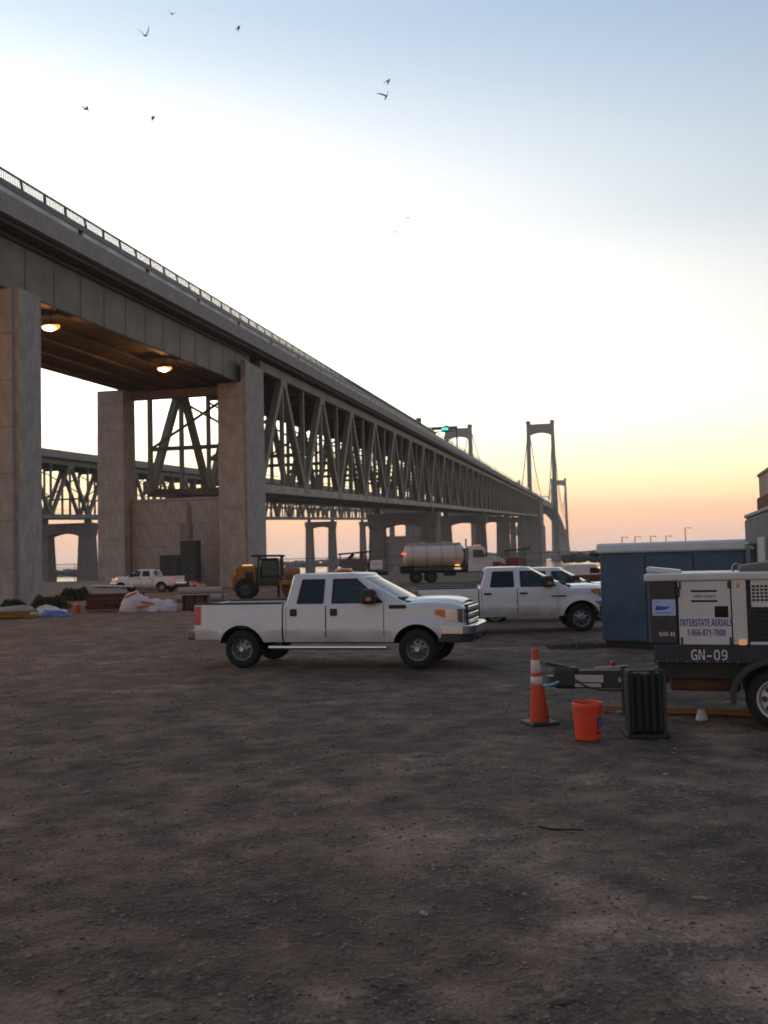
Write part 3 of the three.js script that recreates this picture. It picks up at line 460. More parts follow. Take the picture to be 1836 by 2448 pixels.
    const hex = (lo, hi, wlo, whi, dx0, dx1) => { const P8 = []; for (const [p, w] of [[lo, wlo], [hi, whi]]) for (const dx of [dx0, dx1]) for (const q of [1, -1]) P8.push([p[0] + dx, p[1], w * q]); const f = [[0, 1, 3, 2], [4, 6, 7, 5], [0, 4, 5, 1], [2, 3, 7, 6], [0, 2, 6, 4], [1, 5, 7, 3]], pos = []; const cc = P8.reduce((s, p) => [s[0] + p[0] / 8, s[1] + p[1] / 8, s[2] + p[2] / 8], [0, 0, 0]); for (const q of f) for (const t of [[0, 1, 2], [0, 2, 3]]) { let v = t.map(k => P8[q[k]]); const n = V(...v[1]).sub(V(...v[0])).cross(V(...v[2]).sub(V(...v[0]))); if (n.dot(V(...v[0]).sub(V(...cc))) < 0) v = [v[0], v[2], v[1]]; v.forEach(k => pos.push(...k)); } const g = new THREE.BufferGeometry(); g.setAttribute('position', new THREE.Float32BufferAttribute(pos, 3)); g.computeVertexNormals(); return triUV(g); };
    const q0 = lv(o.ws0), q1 = lv(.93); b = ev.evaluate(b, brush(hex([q0.xf, q0.y], [q1.xf, q1.y], q0.w * .9, q1.w * .9, -.28, .3)), SUBTRACTION); b.updateMatrixWorld();
    const r0 = lv(.22), r1 = lv(.9); b = ev.evaluate(b, brush(hex([r0.xr, r0.y], [r1.xr, r1.y], r0.w * .8, r1.w * .8, -.2, .16)), SUBTRACTION);
    const g = new THREE.BufferGeometry(); const pa = b.geometry.attributes.position, na = b.geometry.attributes.normal, ix = b.geometry.index, ct = ix ? ix.count : pa.count, pp = [], nn = []; const dr = b.geometry.drawRange, st = dr.start, en = Math.min(ct, dr.count === Infinity ? ct : dr.start + dr.count); for (let i = st; i < en; i++) { const k = ix ? ix.getX(i) : i; pp.push(pa.getX(k), pa.getY(k), pa.getZ(k)); nn.push(na.getX(k), na.getY(k), na.getZ(k)); } g.setAttribute('position', new THREE.Float32BufferAttribute(pp, 3)); g.setAttribute('normal', new THREE.Float32BufferAttribute(nn, 3));
    triUV(g); mesh('cab_roof', g, paint, root);
    // what shows through the glass
    const it = new THREE.Group(); it.name = 'interior'; root.add(it);
    mesh('dashboard', merge([rbox(.5, .16, o.gw0 * 1.8, .06, o.cowl - .12, o.belt + .06, 0), box(o.cowl - o.cabR - .1, .02, o.gw0 * 1.86, (o.cowl + o.cabR) / 2, o.belt + .052, 0)]), M.trim, it);
    for (const [x, zs] of [[o.win2[0][0] + .18, [.42, -.42]], [o.win1[0][0] - .02, [.45, 0, -.45]]]) for (const z of zs) mesh('seat', merge([rbox(.16, .34, .46, .06, x, o.belt + .12, z, 0, 0, .12), rbox(.1, .17, .26, .05, x - .05, o.belt + .38, z, 0, 0, .1)]), M.seatCloth, it);
    mesh('steering_wheel', new THREE.TorusGeometry(.19, .016, 8, 24).rotateY(Math.PI / 2).rotateZ(.4).translate(o.cowl - .45, o.belt + .13, -.42), M.black, it);
    mesh('headliner', rbox((lv(1).xf - lv(1).xr) * .8, .02, lv(1).w * 1.7, .008, (lv(1).xf + lv(1).xr) / 2 - .03, y1 + .018, 0), M.trim, it);
  }
  // bonnet
  const hd = []; for (let k = 0; k <= 14; k++) { const x = lerp(o.cowl + .03, o.nose - .05, k / 14), r = []; for (let i = 0; i <= 12; i++) { const u = i / 6 - 1, w = hw(x, o.belt) - .17, e = Math.abs(u) > .99 ? -.03 : 0; r.push([x, hood(x) + .045 + .035 * (1 - Math.pow(Math.abs(u), 3)) + e + (Math.abs(u) < .45 ? .012 : 0), u * w]); } hd.push(r); }
  mesh('bonnet', toCreasedNormals(gridGeo(hd, false), .6), paint, root);
  mesh('cowl_panel', rbox(.34, .035, o.hw * 1.6, .015, o.cowl + .1, o.belt + .055, 0, 0, 0, -.12), M.plastic, root);
  // doors with handles, set a little proud of the body
  for (const sd of [1, -1]) for (const [a, b] of o.doors) {
    const xr = []; for (let k = 0; k <= 8; k++) xr.push(lerp(a, b, k / 8));
    const g = gridGeo(xr.map(x => { const r = [], lo = Math.max(yb(x) + .07, o.yb + .09); r.push([x, lo, sd * (hw(x, lo) - .004)]); for (let i = 0; i <= 8; i++) { const y = lerp(lo + .008, o.belt - .02, i / 8); r.push([x, y, sd * (hw(x, y) + .011)]); } r.push([x, o.belt - .012, sd * (hw(x, o.belt) - .004)]); return r; }), sd > 0);
    const d = mesh('door', toCreasedNormals(g, .5), paint, root);
    const hx = a + .16, hy = o.handleY, z = sd * (hw(hx, hy) + .022);
    mesh('door_handle', o.squareHandle ? rbox(.15, .15, .035, .015, hx, hy, z) : rbox(.22, .055, .05, .02, hx, hy, z), M.black, d);
    const e = []; for (const x of [a - .008, b + .008]) for (let i = 0; i < 6; i++) { const ya = lerp(o.yb + .1, o.belt - .02, i / 6), yc = lerp(o.yb + .1, o.belt - .02, (i + 1) / 6); if (ya > yb(x)) e.push(bar(V(x, ya, sd * (hw(x, ya) + .001)), V(x, yc, sd * (hw(x, yc) + .001)), .007, .012)); } mesh('door_gap', merge(e), M.seal, d);
  }
  for (const sd of [1, -1]) { // mirrors, tail lamps
    const mz = sd * (zAt(o.belt + .12) + .16), mm = mesh('wing_mirror', merge([rbox(.3, .31, .28, .07, o.mirror, o.belt + .17, mz), bar(V(o.mirror + .02, o.belt + .06, sd * zAt(o.belt)), V(o.mirror, o.belt + .1, mz), .06)]), M.black, root);
    mesh('mirror_reflector', rbox(.11, .08, .02, .01, o.mirror + .03, o.belt + .12, mz + sd * .138), M.amberLamp, mm);
    const tl = []; for (let k = 0; k <= 3; k++) { const x = lerp(o.tail - .005, o.tail + .15, k / 3), r = []; for (let i = 0; i <= 3; i++) { const y = lerp(.92, o.bed - .04, i / 3); r.push([x, y, sd * (hw(x, y) + .012)]); } tl.push(r); } mesh('tail_lamp', gridGeo(tl, sd > 0), o.tailMat ?? M.redLamp, root);
    wheel(root, 0, sd * (o.hw - .14), sd, o); wheel(root, o.wb, sd * (o.hw - .14), sd, o);
  }
  mesh('rear_bumper', rbox(.2, .2, o.hw * 1.9, .05, o.tail - .1, .70, 0), o.bump ?? M.chrome, root);
  // nose: grille, head lamps, bumper
  const n = o.nose;
  mesh('grille', merge([rbox(.09, .44, 1.26, .03, n + .01, 1.06, 0)]), M.black, root);
  for (let k = 0; k < 3; k++) mesh('grille_bar', rbox(.06, .075, 1.2, .02, n + .05, .93 + .14 * k, 0), M.chrome, root);
  for (const sd of [1, -1]) {
    const gl = []; for (let k = 0; k <= 5; k++) { const x = lerp(n - .34, n - .01, k / 5), r = []; for (let i = 0; i <= 4; i++) { const y = lerp(.93 + .06 * (1 - k / 5), 1.21, i / 4); r.push([x, y, sd * (hw(x, y) + .012)]); } gl.push(r); } mesh('headlight', gridGeo(gl, sd > 0), M.clearLamp, root);
    mesh('headlight_face', rbox(.07, .30, .24, .03, n - .005, 1.07, sd * (hw(n, 1.05) - .13)), M.clearLamp, root);
    const al = []; for (let k = 0; k <= 2; k++) { const x = lerp(n - .56, n - .36, k / 2), r = []; for (let i = 0; i <= 2; i++) { const y = lerp(1.11 - .07 * k / 2, 1.2, i / 2); r.push([x, y, sd * (hw(x, y) + .013)]); } al.push(r); } mesh('turn_signal', gridGeo(al, sd > 0), o.ambMat ?? M.amberLamp, root);
  }
  const bs = new THREE.Shape(); bs.moveTo(-o.hw * .985, -.56); bs.lineTo(-o.hw * .985, -.12); bs.quadraticCurveTo(-o.hw * .93, .06, -o.hw * .55, .1); bs.lineTo(o.hw * .55, .1); bs.quadraticCurveTo(o.hw * .93, .06, o.hw * .985, -.12); bs.lineTo(o.hw * .985, -.56); bs.lineTo(o.hw * .93, -.56); bs.lineTo(o.hw * .93, -.14); bs.quadraticCurveTo(o.hw * .86, -.03, o.hw * .5, 0); bs.lineTo(-o.hw * .5, 0); bs.quadraticCurveTo(-o.hw * .86, -.03, -o.hw * .93, -.14); bs.lineTo(-o.hw * .93, -.56);
  const bump = (h, y, dx) => { const g = new THREE.ExtrudeGeometry(bs, { depth: h, bevelEnabled: true, bevelSize: .02, bevelThickness: .02, bevelSegments: 2, curveSegments: 8 }); g.rotateX(-Math.PI / 2).rotateY(-Math.PI / 2); g.translate(n + .12 + dx, y, 0); return triUV(g); };
  mesh('front_bumper', bump(.14, .72, 0), M.chrome, root);
  mesh('lower_valance', bump(.15, .56, -.05), M.plastic, root);
  for (const sd of [1, -1]) mesh('tow_hook', rbox(.16, .06, .05, .02, n + .16, .6, sd * .4), M.black, root);
  if (o.step) for (const sd of [1, -1]) mesh('step_bar', bar(V(o.Ra + .1, .44, sd * (o.hw - .03)), V(o.wb - o.Ra - .12, .44, sd * (o.hw - .03)), .09, .09, 12), M.chrome, root);
  if (o.vent) for (const sd of [1, -1]) { const y = o.belt - .05; mesh('wing_vent', rbox(.36, .075, .03, .012, o.cowl + .02, y, sd * (hw(o.cowl, y) + .012)), M.black, root); }
  if (o.badge) for (const sd of [1, -1]) mesh('badge', rbox(.42, .035, .015, .005, o.cowl - .1, 1.02, sd * (hw(o.cowl - .1, 1.02) + .016)), M.black, root);
  if (o.beacon) { const b = mesh('beacon', lathe([[0, .09], [.13, .085], [.16, .05], [.17, 0], [0, 0]], 20), M.amberLamp, root); b.scale.set(1.15, .9, 1.6); b.position.set((T.xr + T.xf) / 2 + .1, y1 + .082, 0); }
  return root;
}
const fordSpec = { hw: 1.0, R: .405, rim: .235, Ra: .52, wb: 3.84, tail: -1.10, cabR: .95, cowl: 3.42, nose: 4.78, yb: .55, belt: 1.32, bed: 1.36, hood1: 1.33, roof: 1.99,
  gr0: .97, gr1: 1.09, gf0: 3.84, gf1: 2.72, gw0: .945, gw1: .735, ws0: .22,
  win1: [[1.25, 1.36], [1.82, 1.36], [1.82, 1.85], [1.33, 1.85]], win2: [[2.02, 1.36], [3.12, 1.36], [2.52, 1.85], [2.02, 1.85]],
  doors: [[1.02, 1.88], [1.91, 3.14]], handleY: 1.17, squareHandle: true, mirror: 2.86, step: true, vent: true, beacon: true, bump: M.alloyDark };
const ford = pickup('pickup_truck', 'white crew-cab pickup nearest the camera, amber beacon on its roof', fordSpec);
ford.position.set(-2.75, 0, -20.44); ford.rotation.y = -.26; ford.scale.setScalar(.965);
const ramSpec = { hw: .98, R: .40, rim: .25, Ra: .50, wb: 3.57, tail: -1.15, cabR: .72, cowl: 3.06, nose: 4.42, yb: .46, belt: 1.27, bed: 1.29, hood1: 1.22, roof: 1.88, flare: .05,
  gr0: .74, gr1: .92, gf0: 3.42, gf1: 2.32, gw0: .93, gw1: .72, ws0: .18,
  win1: [[1.04, 1.31], [1.70, 1.31], [1.70, 1.74], [1.13, 1.74]], win2: [[1.90, 1.31], [2.90, 1.31], [2.26, 1.74], [1.90, 1.74]],
  doors: [[.80, 1.78], [1.81, 2.92]], handleY: 1.12, mirror: 2.66, badge: true };
const ram = pickup('pickup_truck', 'white crew-cab pickup parked behind the nearest one, its nose hidden by the blue container', ramSpec);
ram.position.set(1.97, 0, -27.8); ram.rotation.y = -.05;
copyOf(ram, 'pickup_truck', 'white pickup mostly hidden, its windscreen showing over the second truck\'s bonnet', [3.75, -.1, -32.6], -.12);
const farSpec = { ...ramSpec, ambMat: glowMat(1, .32, .06, 1.6), tailMat: glowMat(1, .10, .08, .55), badge: false, beacon: false };
const farPick = pickup('pickup_truck', 'small distant white pickup facing left with lit amber and red lamps, by the concrete pier', farSpec, M.white2);
farPick.position.set(-17.9, 0, -77.2); farPick.rotation.y = Math.PI - .22;
{ const r = mesh('tool_rack', merge([bar(V(.5, 1.9, .8), V(-.9, 1.9, .8), .06), bar(V(.5, 1.9, -.8), V(-.9, 1.9, -.8), .06), ...[.5, -.9].flatMap(x => [-.8, .8].map(z => bar(V(x, 1.2, z), V(x, 1.9, z), .06)))]), M.black, farPick); r.name = 'ladder_rack'; }

// ---------------------------------------------------------------- tanker and machines in the background
function bigWheel(root, x, z, R, sd, rimMat = M.rimDark) { const w = new THREE.Group(); w.name = 'wheel'; w.position.set(x, R, z); root.add(w); mesh('tyre', lathe([[R * .55, -.16], [R * .93, -.17], [R, -.1], [R, .1], [R * .93, .17], [R * .55, .16]], 28, 'z'), M.rubber, w); mesh('rim', lathe([[R * .56, sd * .15], [R * .45, sd * .04], [R * .2, sd * .1], [0, sd * .12]], 20, 'z'), rimMat, w); }
{
  const t = thing('tanker_truck', 'tanker truck with a long pale tank and a white bonneted cab', 'tanker truck', [1.55, 0, -86], .05);
  const tank = lathe([[0, -2.78], [.5, -2.75], [.92, -2.66], [1.04, -2.55], [1.06, -2.4], [1.06, 2.4], [1.04, 2.55], [.92, 2.66], [.5, 2.75], [0, 2.78]], 36, 'x'); tank.scale(1, .98, 1.1); tank.translate(2.9, 2.38, 0); triUV(tank);
  mesh('tank', tank, std([.62, .54, .48], .42, .15, { map: rep(dustTex, .4) }), t);
  for (const x of [.9, 2.2, 3.5, 4.8]) mesh('tank_band', new THREE.TorusGeometry(1.09, .025, 6, 36).rotateY(Math.PI / 2).scale(1, .98, 1.1).translate(x, 2.38, 0), M.alloy, t);
  mesh('top_walkway', merge([rbox(4.9, .22, .7, .04, 2.9, 3.48, 0), cyl(.3, .3, .25, 16, 1.8, 3.62, 0), cyl(.3, .3, .25, 16, 4, 3.62, 0)]), std([.42, .34, .29], .6), t);
  mesh('chassis', merge([box(9.4, .28, .9, 4.6, 1.0, 0), rbox(1.2, .6, 2.2, .05, .4, 1.25, 0), rbox(1.1, .5, .5, .05, 4.2, .85, 1.0), rbox(4.4, .1, 2.3, .03, 2.4, 1.25, 0), ...[0, 1.35].map(x => cyl(.09, .09, 2, 8, x + 1.2, .52, 0, 'z'))]), M.under, t);
  const cab = new THREE.Shape([[5.95, 1.0], [8.95, .95], [9.25, 1.15], [9.2, 1.8], [8.9, 2.02], [7.75, 2.25], [7.3, 3.02], [6.95, 3.2], [6.0, 3.16]].map(p => new THREE.Vector2(...p)));
  const cg = new THREE.ExtrudeGeometry(cab, { depth: 1.9, bevelEnabled: true, bevelSize: .07, bevelThickness: .09, bevelSegments: 3 }); cg.translate(0, 0, -.95); triUV(cg); mesh('cab', cg, M.white2, t);
  mesh('windscreen', bar(V(7.74, 2.36, 0), V(7.4, 2.98, 0), 1.75, .06), M.glass, t);
  for (const q of [1, -1]) { const w = new THREE.ExtrudeGeometry(new THREE.Shape([[6.35, 2.2], [7.5, 2.2], [7.2, 2.9], [6.35, 2.9]].map(p => new THREE.Vector2(...p))), { depth: .03, bevelEnabled: false }); w.translate(0, 0, q > 0 ? 1.045 : -1.075); mesh('side_window', w, M.glass, t); mesh('door', rbox(1.25, 1.0, .03, .01, 6.92, 1.68, q * 1.05), M.white2, t); mesh('wing_mirror', rbox(.12, .5, .3, .04, 7.55, 2.5, q * 1.35), M.black, t); mesh('mudguard', bar(V(7.75, 1.2, q * 1.05), V(9.0, 1.2, q * 1.05), .3, .14), M.white2, t); }
  mesh('cab_back', box(.5, 1.9, 2.0, 5.72, 2.1, 0), M.plastic, t);
  mesh('exhaust_stack', cyl(.08, .08, 2.2, 10, 5.75, 2.8, .95), M.alloy, t);
  mesh('grille', rbox(.06, .6, 1.1, .02, 9.28, 1.5, 0), M.chrome, t); mesh('bumper', rbox(.2, .3, 2.3, .05, 9.3, .85, 0), M.chrome, t);
  mesh('marker_light', rbox(.5, .14, .06, .02, .12, 2.68, 1.0), glowMat(1, .1, .05, 1.6), t);
  mesh('marker_light', rbox(.45, .1, .06, .02, 4.9, 1.55, 1.13), glowMat(1, .42, .08, 1.8), t);
  mesh('roof_light', rbox(.6, .07, 1.1, .02, 6.9, 3.33, 0), glowMat(1, .25, .12, .5), t);
  for (const x of [1.2, 2.55]) for (const q of [1, -1]) bigWheel(t, x, q * .98, .52, q); for (const q of [1, -1]) bigWheel(t, 8.1, q * .95, .52, q, M.alloy);
}
{ // dark loaded flatbed left of the tanker
  const t = thing('flatbed_trailer', 'dark flatbed trailer with machinery on it, left of the tanker', 'trailer', [-2.6, 0, -84], .05);
  mesh('bed_frame', rbox(4.4, .35, 2.3, .04, .6, 1.0, 0), M.under, t); for (const x of [-.4, .7]) for (const q of [1, -1]) bigWheel(t, x, q * 1, .45, q);
  mesh('machine_body', merge([rbox(2.2, 1.1, 1.6, .1, -.2, 1.75, 0), rbox(1.0, .9, 1.2, .1, 1.5, 1.6, .1), bar(V(-1.3, 1.7, 0), V(-.2, 2.75, 0), .3), cyl(.12, .12, .7, 10, .5, 2.6, .3)]), M.steelDark, t);
  mesh('load_cover', rbox(3.0, .14, 1.9, .05, -.1, 2.85, 0, 0, 0, .06), M.black, t); mesh('white_tank', rbox(1.1, .9, .9, .2, 1.75, 1.7, .75), M.white2, t); mesh('support_post', merge([bar(V(-1.4, 1.1, .8), V(-1.4, 2.8, .8), .1), bar(V(1.2, 1.1, .8), V(1.2, 2.9, .8), .1)]), M.black, t);
}
{ // red machine right of the tanker
  const t = thing('tractor_loader', 'red loader under a flat dark canopy, right of the tanker cab', 'loader', [11.1, 0, -84], .05); t.scale.set(.55, .9, .8);
  mesh('engine_cover', rbox(1.5, .8, 1.2, .12, .2, 1.95, 0), M.redPaint, t); mesh('rear_body', rbox(1.3, 1.1, 1.3, .1, 1.7, 1.75, 0), M.timber, t); mesh('chassis', rbox(3.6, .5, 1.2, .06, .9, 1.1, 0), M.under, t);
  mesh('canopy', merge([rbox(4.2, .14, 2.0, .05, 1.0, 3.1, 0, 0, 0, .03), ...[-.5, 2.4].flatMap(x => [-.7, .7].map(z => bar(V(x, 1.4, z), V(x, 3.05, z), .09)))]), M.black, t);
  mesh('loader_arm', merge([bar(V(-.6, 1.4, .7), V(-2.0, 1.9, .7), .2), bar(V(-.6, 1.4, -.7), V(-2.0, 1.9, -.7), .2)]), M.redPaint, t); mesh('bucket', rbox(.6, .7, 2, .08, -2.3, 1.6, 0), M.rust, t); mesh('boom', bar(V(2.0, 3.25, 0), V(3.6, 3.42, 0), .14), M.timber, t);
  for (const q of [1, -1]) { bigWheel(t, 2, q * .85, .75, q); bigWheel(t, -.1, q * .8, .55, q); }
}
{ // yellow machine behind the near truck's bed
  const t = thing('roller', 'yellow compactor with a dark glazed cab, behind the nearest pickup\'s bed', 'compactor', [-7.65, 0, -57], .05);
  mesh('engine_hood', rbox(1.35, 1.45, 1.6, .22, -.72, 1.28, 0), M.yellow, t); mesh('hood_vent', rbox(.5, .7, .04, .02, -.5, 1.3, .815), M.black, t); mesh('counterweight', rbox(.3, .9, 1.7, .12, -1.4, 1.0, 0), M.yellow, t);
  const cab = rbox(1.2, 1.3, 1.4, .28, .72, 1.8, 0); mesh('cab_glass', cab, std([.03, .055, .038], .3), t);
  mesh('cab_frame', merge([...[.05, 1.4].flatMap(x => [-.76, .76].map(z => bar(V(x, 1.0, z), V(x, 2.55, z), .1))), rbox(1.6, .5, 1.6, .08, .72, 1.05, 0)]), M.plastic, t);
  mesh('cab_roof', rbox(1.95, .12, 1.8, .05, .6, 2.58, 0, 0, 0, -.02), M.black, t); mesh('drum_frame', rbox(1.3, .3, 1.8, .06, 1.9, .95, 0), M.yellow, t); mesh('drum', cyl(.6, .6, 1.5, 32, 2.0, .6, 0, 'z'), M.rust, t); mesh('work_light', rbox(.6, .06, .06, .02, -.6, 2.05, .7), glowMat(1, .55, .2, 1.2), t);
  for (const q of [1, -1]) bigWheel(t, -.7, q * .8, .65, q);
}
// ---------------------------------------------------------------- blue container, site building
{
  const t = thing('storage_container', 'long dark blue container with a white roof, right of the parked pickups', 'container', [5.02, 0, -22.05]);
  t.rotation.y = -.66;
  const L = 3.3, H = 2.18, navy = std([.045, .098, .18], .5, .05, { map: rep(mottle, .7) });
  mesh('container_body', rbox(L, H - .14, 2.4, .03, L / 2, .14 + (H - .14) / 2, -1.2), navy, t);
  for (let i = 0; i < 3; i++) mesh('wall_panel', rbox(L / 3 - .03, H - .24, .03, .012, L / 3 * (i + .5), .16 + (H - .2) / 2, .008), navy, t);
  for (let i = 0; i < 2; i++) mesh('wall_panel', rbox(.03, H - .24, 1.16, .012, -.008, .16 + (H - .2) / 2, -.6 - 1.2 * i), navy, t);
  mesh('roof', rbox(L + .16, .24, 2.56, .07, L / 2, H + .11, -1.2), std([.62, .66, .72], .45, 0, { map: rep(dustTex, 1) }), t);
  mesh('roof_bracket', rbox(.2, .1, .12, .03, -.16, H - .02, -.05), M.black, t);
  for (const z of [-.25, -2.1]) mesh('skid', rbox(L, .15, .22, .02, L / 2, .07, z), M.black, t);
}
{
  const t = thing('site_building', 'grey-blue site cabin with a beige upper storey at the right edge', 'building', [7.66, 0, -19.95], Math.atan2(-.964, -.267));   // local x runs along the wall towards the camera, z out of the wall
  const grey = std([.10, .135, .165], .6, 0, { map: rep(mottle, .5) }), beige = std([.42, .33, .26], .8, 0, { map: rep(mottle, .4) }), L = 6.2;
  mesh('wall', box(L, 2.7, 3, L / 2, 1.5, -1.5), grey, t);
  for (let i = 0; i < 5; i++) mesh('wall_panel', rbox(L / 5 - .04, 2.6, .05, .015, L / 5 * (i + .5), 1.5, .012), grey, t);
  mesh('eaves_trim', rbox(L + .06, .07, 3.08, .02, L / 2, 2.88, -1.5), M.steelPale, t);
  const d = mesh('door', rbox(1.0, 1.9, .06, .015, 3.15, 1.45, .05), std([.40, .41, .42], .6), t); mesh('door_handle', rbox(.05, .12, .05, .01, 3.52, 1.4, .09), M.chrome, d);
  mesh('window', rbox(.75, .8, .05, .01, 1.6, 1.85, .045), M.glass, t); mesh('window_hood', rbox(.9, .06, .16, .02, 1.6, 2.3, .1), M.steelPale, t);
  mesh('storey_band', rbox(L - 2.0, .24, 2.7, .03, L / 2 + 1.0, 3.04, -1.36), M.rust, t);
  mesh('upper_wall', box(L - 2.05, .40, 2.6, L / 2 + 1.0, 3.36, -1.36), beige, t);
  mesh('cornice', rbox(L - 1.98, .06, 2.66, .02, L / 2 + 1.0, 3.585, -1.36), beige, t);
  mesh('upper_parapet', rbox(L - 4.0, .14, 2.4, .04, L / 2 + 2.0, 3.69, -1.4), beige, t); mesh('upper_coping', rbox(L - 3.9, .04, 2.5, .015, L / 2 + 2.0, 3.78, -1.4), M.steelPale, t);
}
// ---------------------------------------------------------------- towable generator
{
  const t = thing('towable_generator', 'white and charcoal towable generator with blue lettering at the right edge', 'generator', [3.33, 0, -12.05], -19 * D); t.scale.x = .86;
  const L = 3.0, W = 1.5, body = new THREE.MeshPhysicalMaterial({ color: col(.60, .575, .565), map: rep(dustTex, 1.2), roughness: .5, clearcoat: .3, clearcoatRoughness: .3 }), char = std([.048, .046, .049], .6, 0, { map: rep(mottle, 1.5) }), navyBand = std([.03, .032, .047], .6, 0, { map: rep(mottle, 1.5) });
  mesh('hood_core', box(L - .1, .79, W - .06, L / 2, 1.4, -W / 2), char, t);
  mesh('roof', rbox(L + .05, .1, W + .1, .03, L / 2 - .02, 1.842, -W / 2), body, t);
  mesh('roof_hump', merge([rbox(.5, .07, .5, .03, .22, 1.92, -.5, 0, 0, -.1)]), body, t);
  mesh('exhaust_cover', rbox(1.2, .16, .9, .05, 1.9, 1.95, -.8, 0, 0, .1), M.steelDark, t);
  mesh('end_panel', rbox(.4, .8, .06, .03, .21, 1.4, -.015), char, t);
  const door = mesh('service_door', rbox(.72, .79, .06, .012, .79, 1.395, .002), body, t);
  mesh('door_latch', rbox(.05, .13, .05, .015, .43, 1.66, .035), M.black, door);
  mesh('inspection_window', rbox(.185, .14, .02, .008, 1.02, 1.41, .03), M.glass, door);
  const decal = (name, w, h, x, y, z, px, draw, parent) => mesh(name, new THREE.PlaneGeometry(w, h).translate(x, y, z), new THREE.MeshStandardMaterial({ map: canvasTex(px, Math.round(px * h / w), draw), transparent: true, roughness: .6 }), parent);
  decal('maker_logo', .36, .15, .79, 1.605, .0345, 512, (c, w, h) => { c.fillStyle = '#26222a'; c.fillRect(0, 0, w, h * .17); c.fillRect(0, h * .83, w, h * .17); c.font = `italic bold ${h * .36}px sans-serif`; c.fillStyle = '#6b686c'; c.textAlign = 'center'; c.textBaseline = 'middle'; c.fillText('Atlas Copco', w / 2, h * .5, w * .94); }, door);
  decal('rental_lettering', .74, .25, .80, 1.215, .0352, 1024, (c, w, h) => { c.fillStyle = '#3a3a94'; c.textAlign = 'center'; c.textBaseline = 'middle'; c.font = `bold ${h * .5}px sans-serif`; c.fillText('INTERSTATE AERIALS', w / 2, h * .26, w * .97); c.fillStyle = '#5a4a8e'; c.font = `bold ${h * .46}px sans-serif`; c.fillText('1-866-871-7000', w / 2, h * .75, w * .72); }, door);
  mesh('centre_post', rbox(.2, .8, .07, .02, 1.265, 1.4, .004), body, t);
  decal('warning_sticker', .07, .075, 1.255, 1.74, .041, 96, (c, w, h) => { c.fillStyle = '#d99a1c'; c.beginPath(); c.moveTo(w / 2, 0); c.lineTo(w, h); c.lineTo(0, h); c.fill(); c.fillStyle = '#2a2010'; c.fillRect(w * .46, h * .35, w * .08, h * .32); c.fillRect(w * .46, h * .75, w * .08, h * .1); }, t);
  mesh('marker_light', rbox(.11, .07, .04, .02, 1.29, 1.035, .045), glowMat(.9, .45, .15, .5), t);
  const vent = mesh('vent_panel', box(1.55, .3, .04, 2.2, 1.655, .005), body, t);
  const slots = []; for (let j = 0; j < 5; j++) for (let i = 0; i < 26; i++) slots.push(box(.04, .026, .02, 1.46 + i * .056, 1.55 + j * .042, .02)); mesh('vent_slots', merge(slots), M.black, vent);
  mesh('vent_rail', rbox(1.55, .045, .05, .01, 2.2, 1.483, .012), body, t); mesh('sill_rail', rbox(1.62, .04, .05, .01, 2.2, 1.02, .012), body, t); mesh('intake_opening', box(1.55, .42, .03, 2.2, 1.25, -.02), M.black, t);
  for (let k = 0; k < 7; k++) mesh('intake_louvre', box(1.5, .012, .05, 2.2, 1.08 + k * .055, -.005, .5), M.plastic, t);
  decal('promo_sticker', .33, .205, .225, 1.465, .0165, 512, (c, w, h) => { c.fillStyle = '#a9b4d6'; c.beginPath(); c.roundRect ? c.roundRect(0, 0, w, h, 22) : c.rect(0, 0, w, h); c.fill(); c.fillStyle = '#8b99c8'; c.fillRect(w * .06, h * .12, w * .3, h * .1); c.fillStyle = '#1f4fae'; c.beginPath(); c.moveTo(w * .18, h * .36); c.bezierCurveTo(w * .35, h * .44, w * .5, h * .42, w * .85, h * .47); c.bezierCurveTo(w * .6, h * .52, w * .75, h * .6, w * .5, h * .62); c.bezierCurveTo(w * .4, h * .66, w * .2, h * .68, w * .12, h * .66); c.fill(); c.fillStyle = '#7d7f9c'; c.fillRect(w * .1, h * .8, w * .7, h * .07); }, t);
  decal('model_lettering', .29, .075, .255, 1.135, .0165, 512, (c, w, h) => { c.fillStyle = '#c9c4c4'; c.font = `bold ${h * .95}px sans-serif`; c.textAlign = 'center'; c.textBaseline = 'middle'; c.fillText('QAS 45', w / 2, h * .55, w * .98); }, t);
  decal('unit_number', .55, .15, .83, .882, .0165, 512, (c, w, h) => { c.fillStyle = '#c8c6d0'; c.font = `bold ${h * 1.15}px monospace`; c.textAlign = 'center'; c.textBaseline = 'middle'; c.fillText('GN-09', w / 2, h * .56, w * .98); c.globalCompositeOperation = 'destination-out'; c.fillRect(0, h * .47, w, h * .05); }, t);
  mesh('skirt', rbox(L, .24, W + .0, .02, L / 2 + .06, .885, -W / 2 + .015), navyBand, t);
  mesh('chassis', merge([box(L - .1, .2, .12, L / 2 + .05, .66, -.22), box(L - .1, .2, .12, L / 2 + .05, .66, -1.28), box(L - .2, .14, 1.0, L / 2 + .05, .69, -.75)]), M.black, t);
  mesh('fuel_tank', rbox(1.0, .17, .9, .05, .75, .47, -.7), M.rust, t);
  const wx = 1.72, wr = { R: .37, rim: .25 };
  { const sh = new THREE.Shape(); sh.absarc(0, 0, .53, -.15, Math.PI + .1, false); sh.absarc(0, 0, .49, Math.PI + .1, -.15, true); const g = new THREE.ExtrudeGeometry(sh, { depth: .36, bevelEnabled: true, bevelSize: .012, bevelThickness: .012, bevelSegments: 2, curveSegments: 28 }); g.scale(1 / .86, .9, 1).translate(wx, .37, -.08); mesh('mudguard', triUV(g), M.plastic, t); }
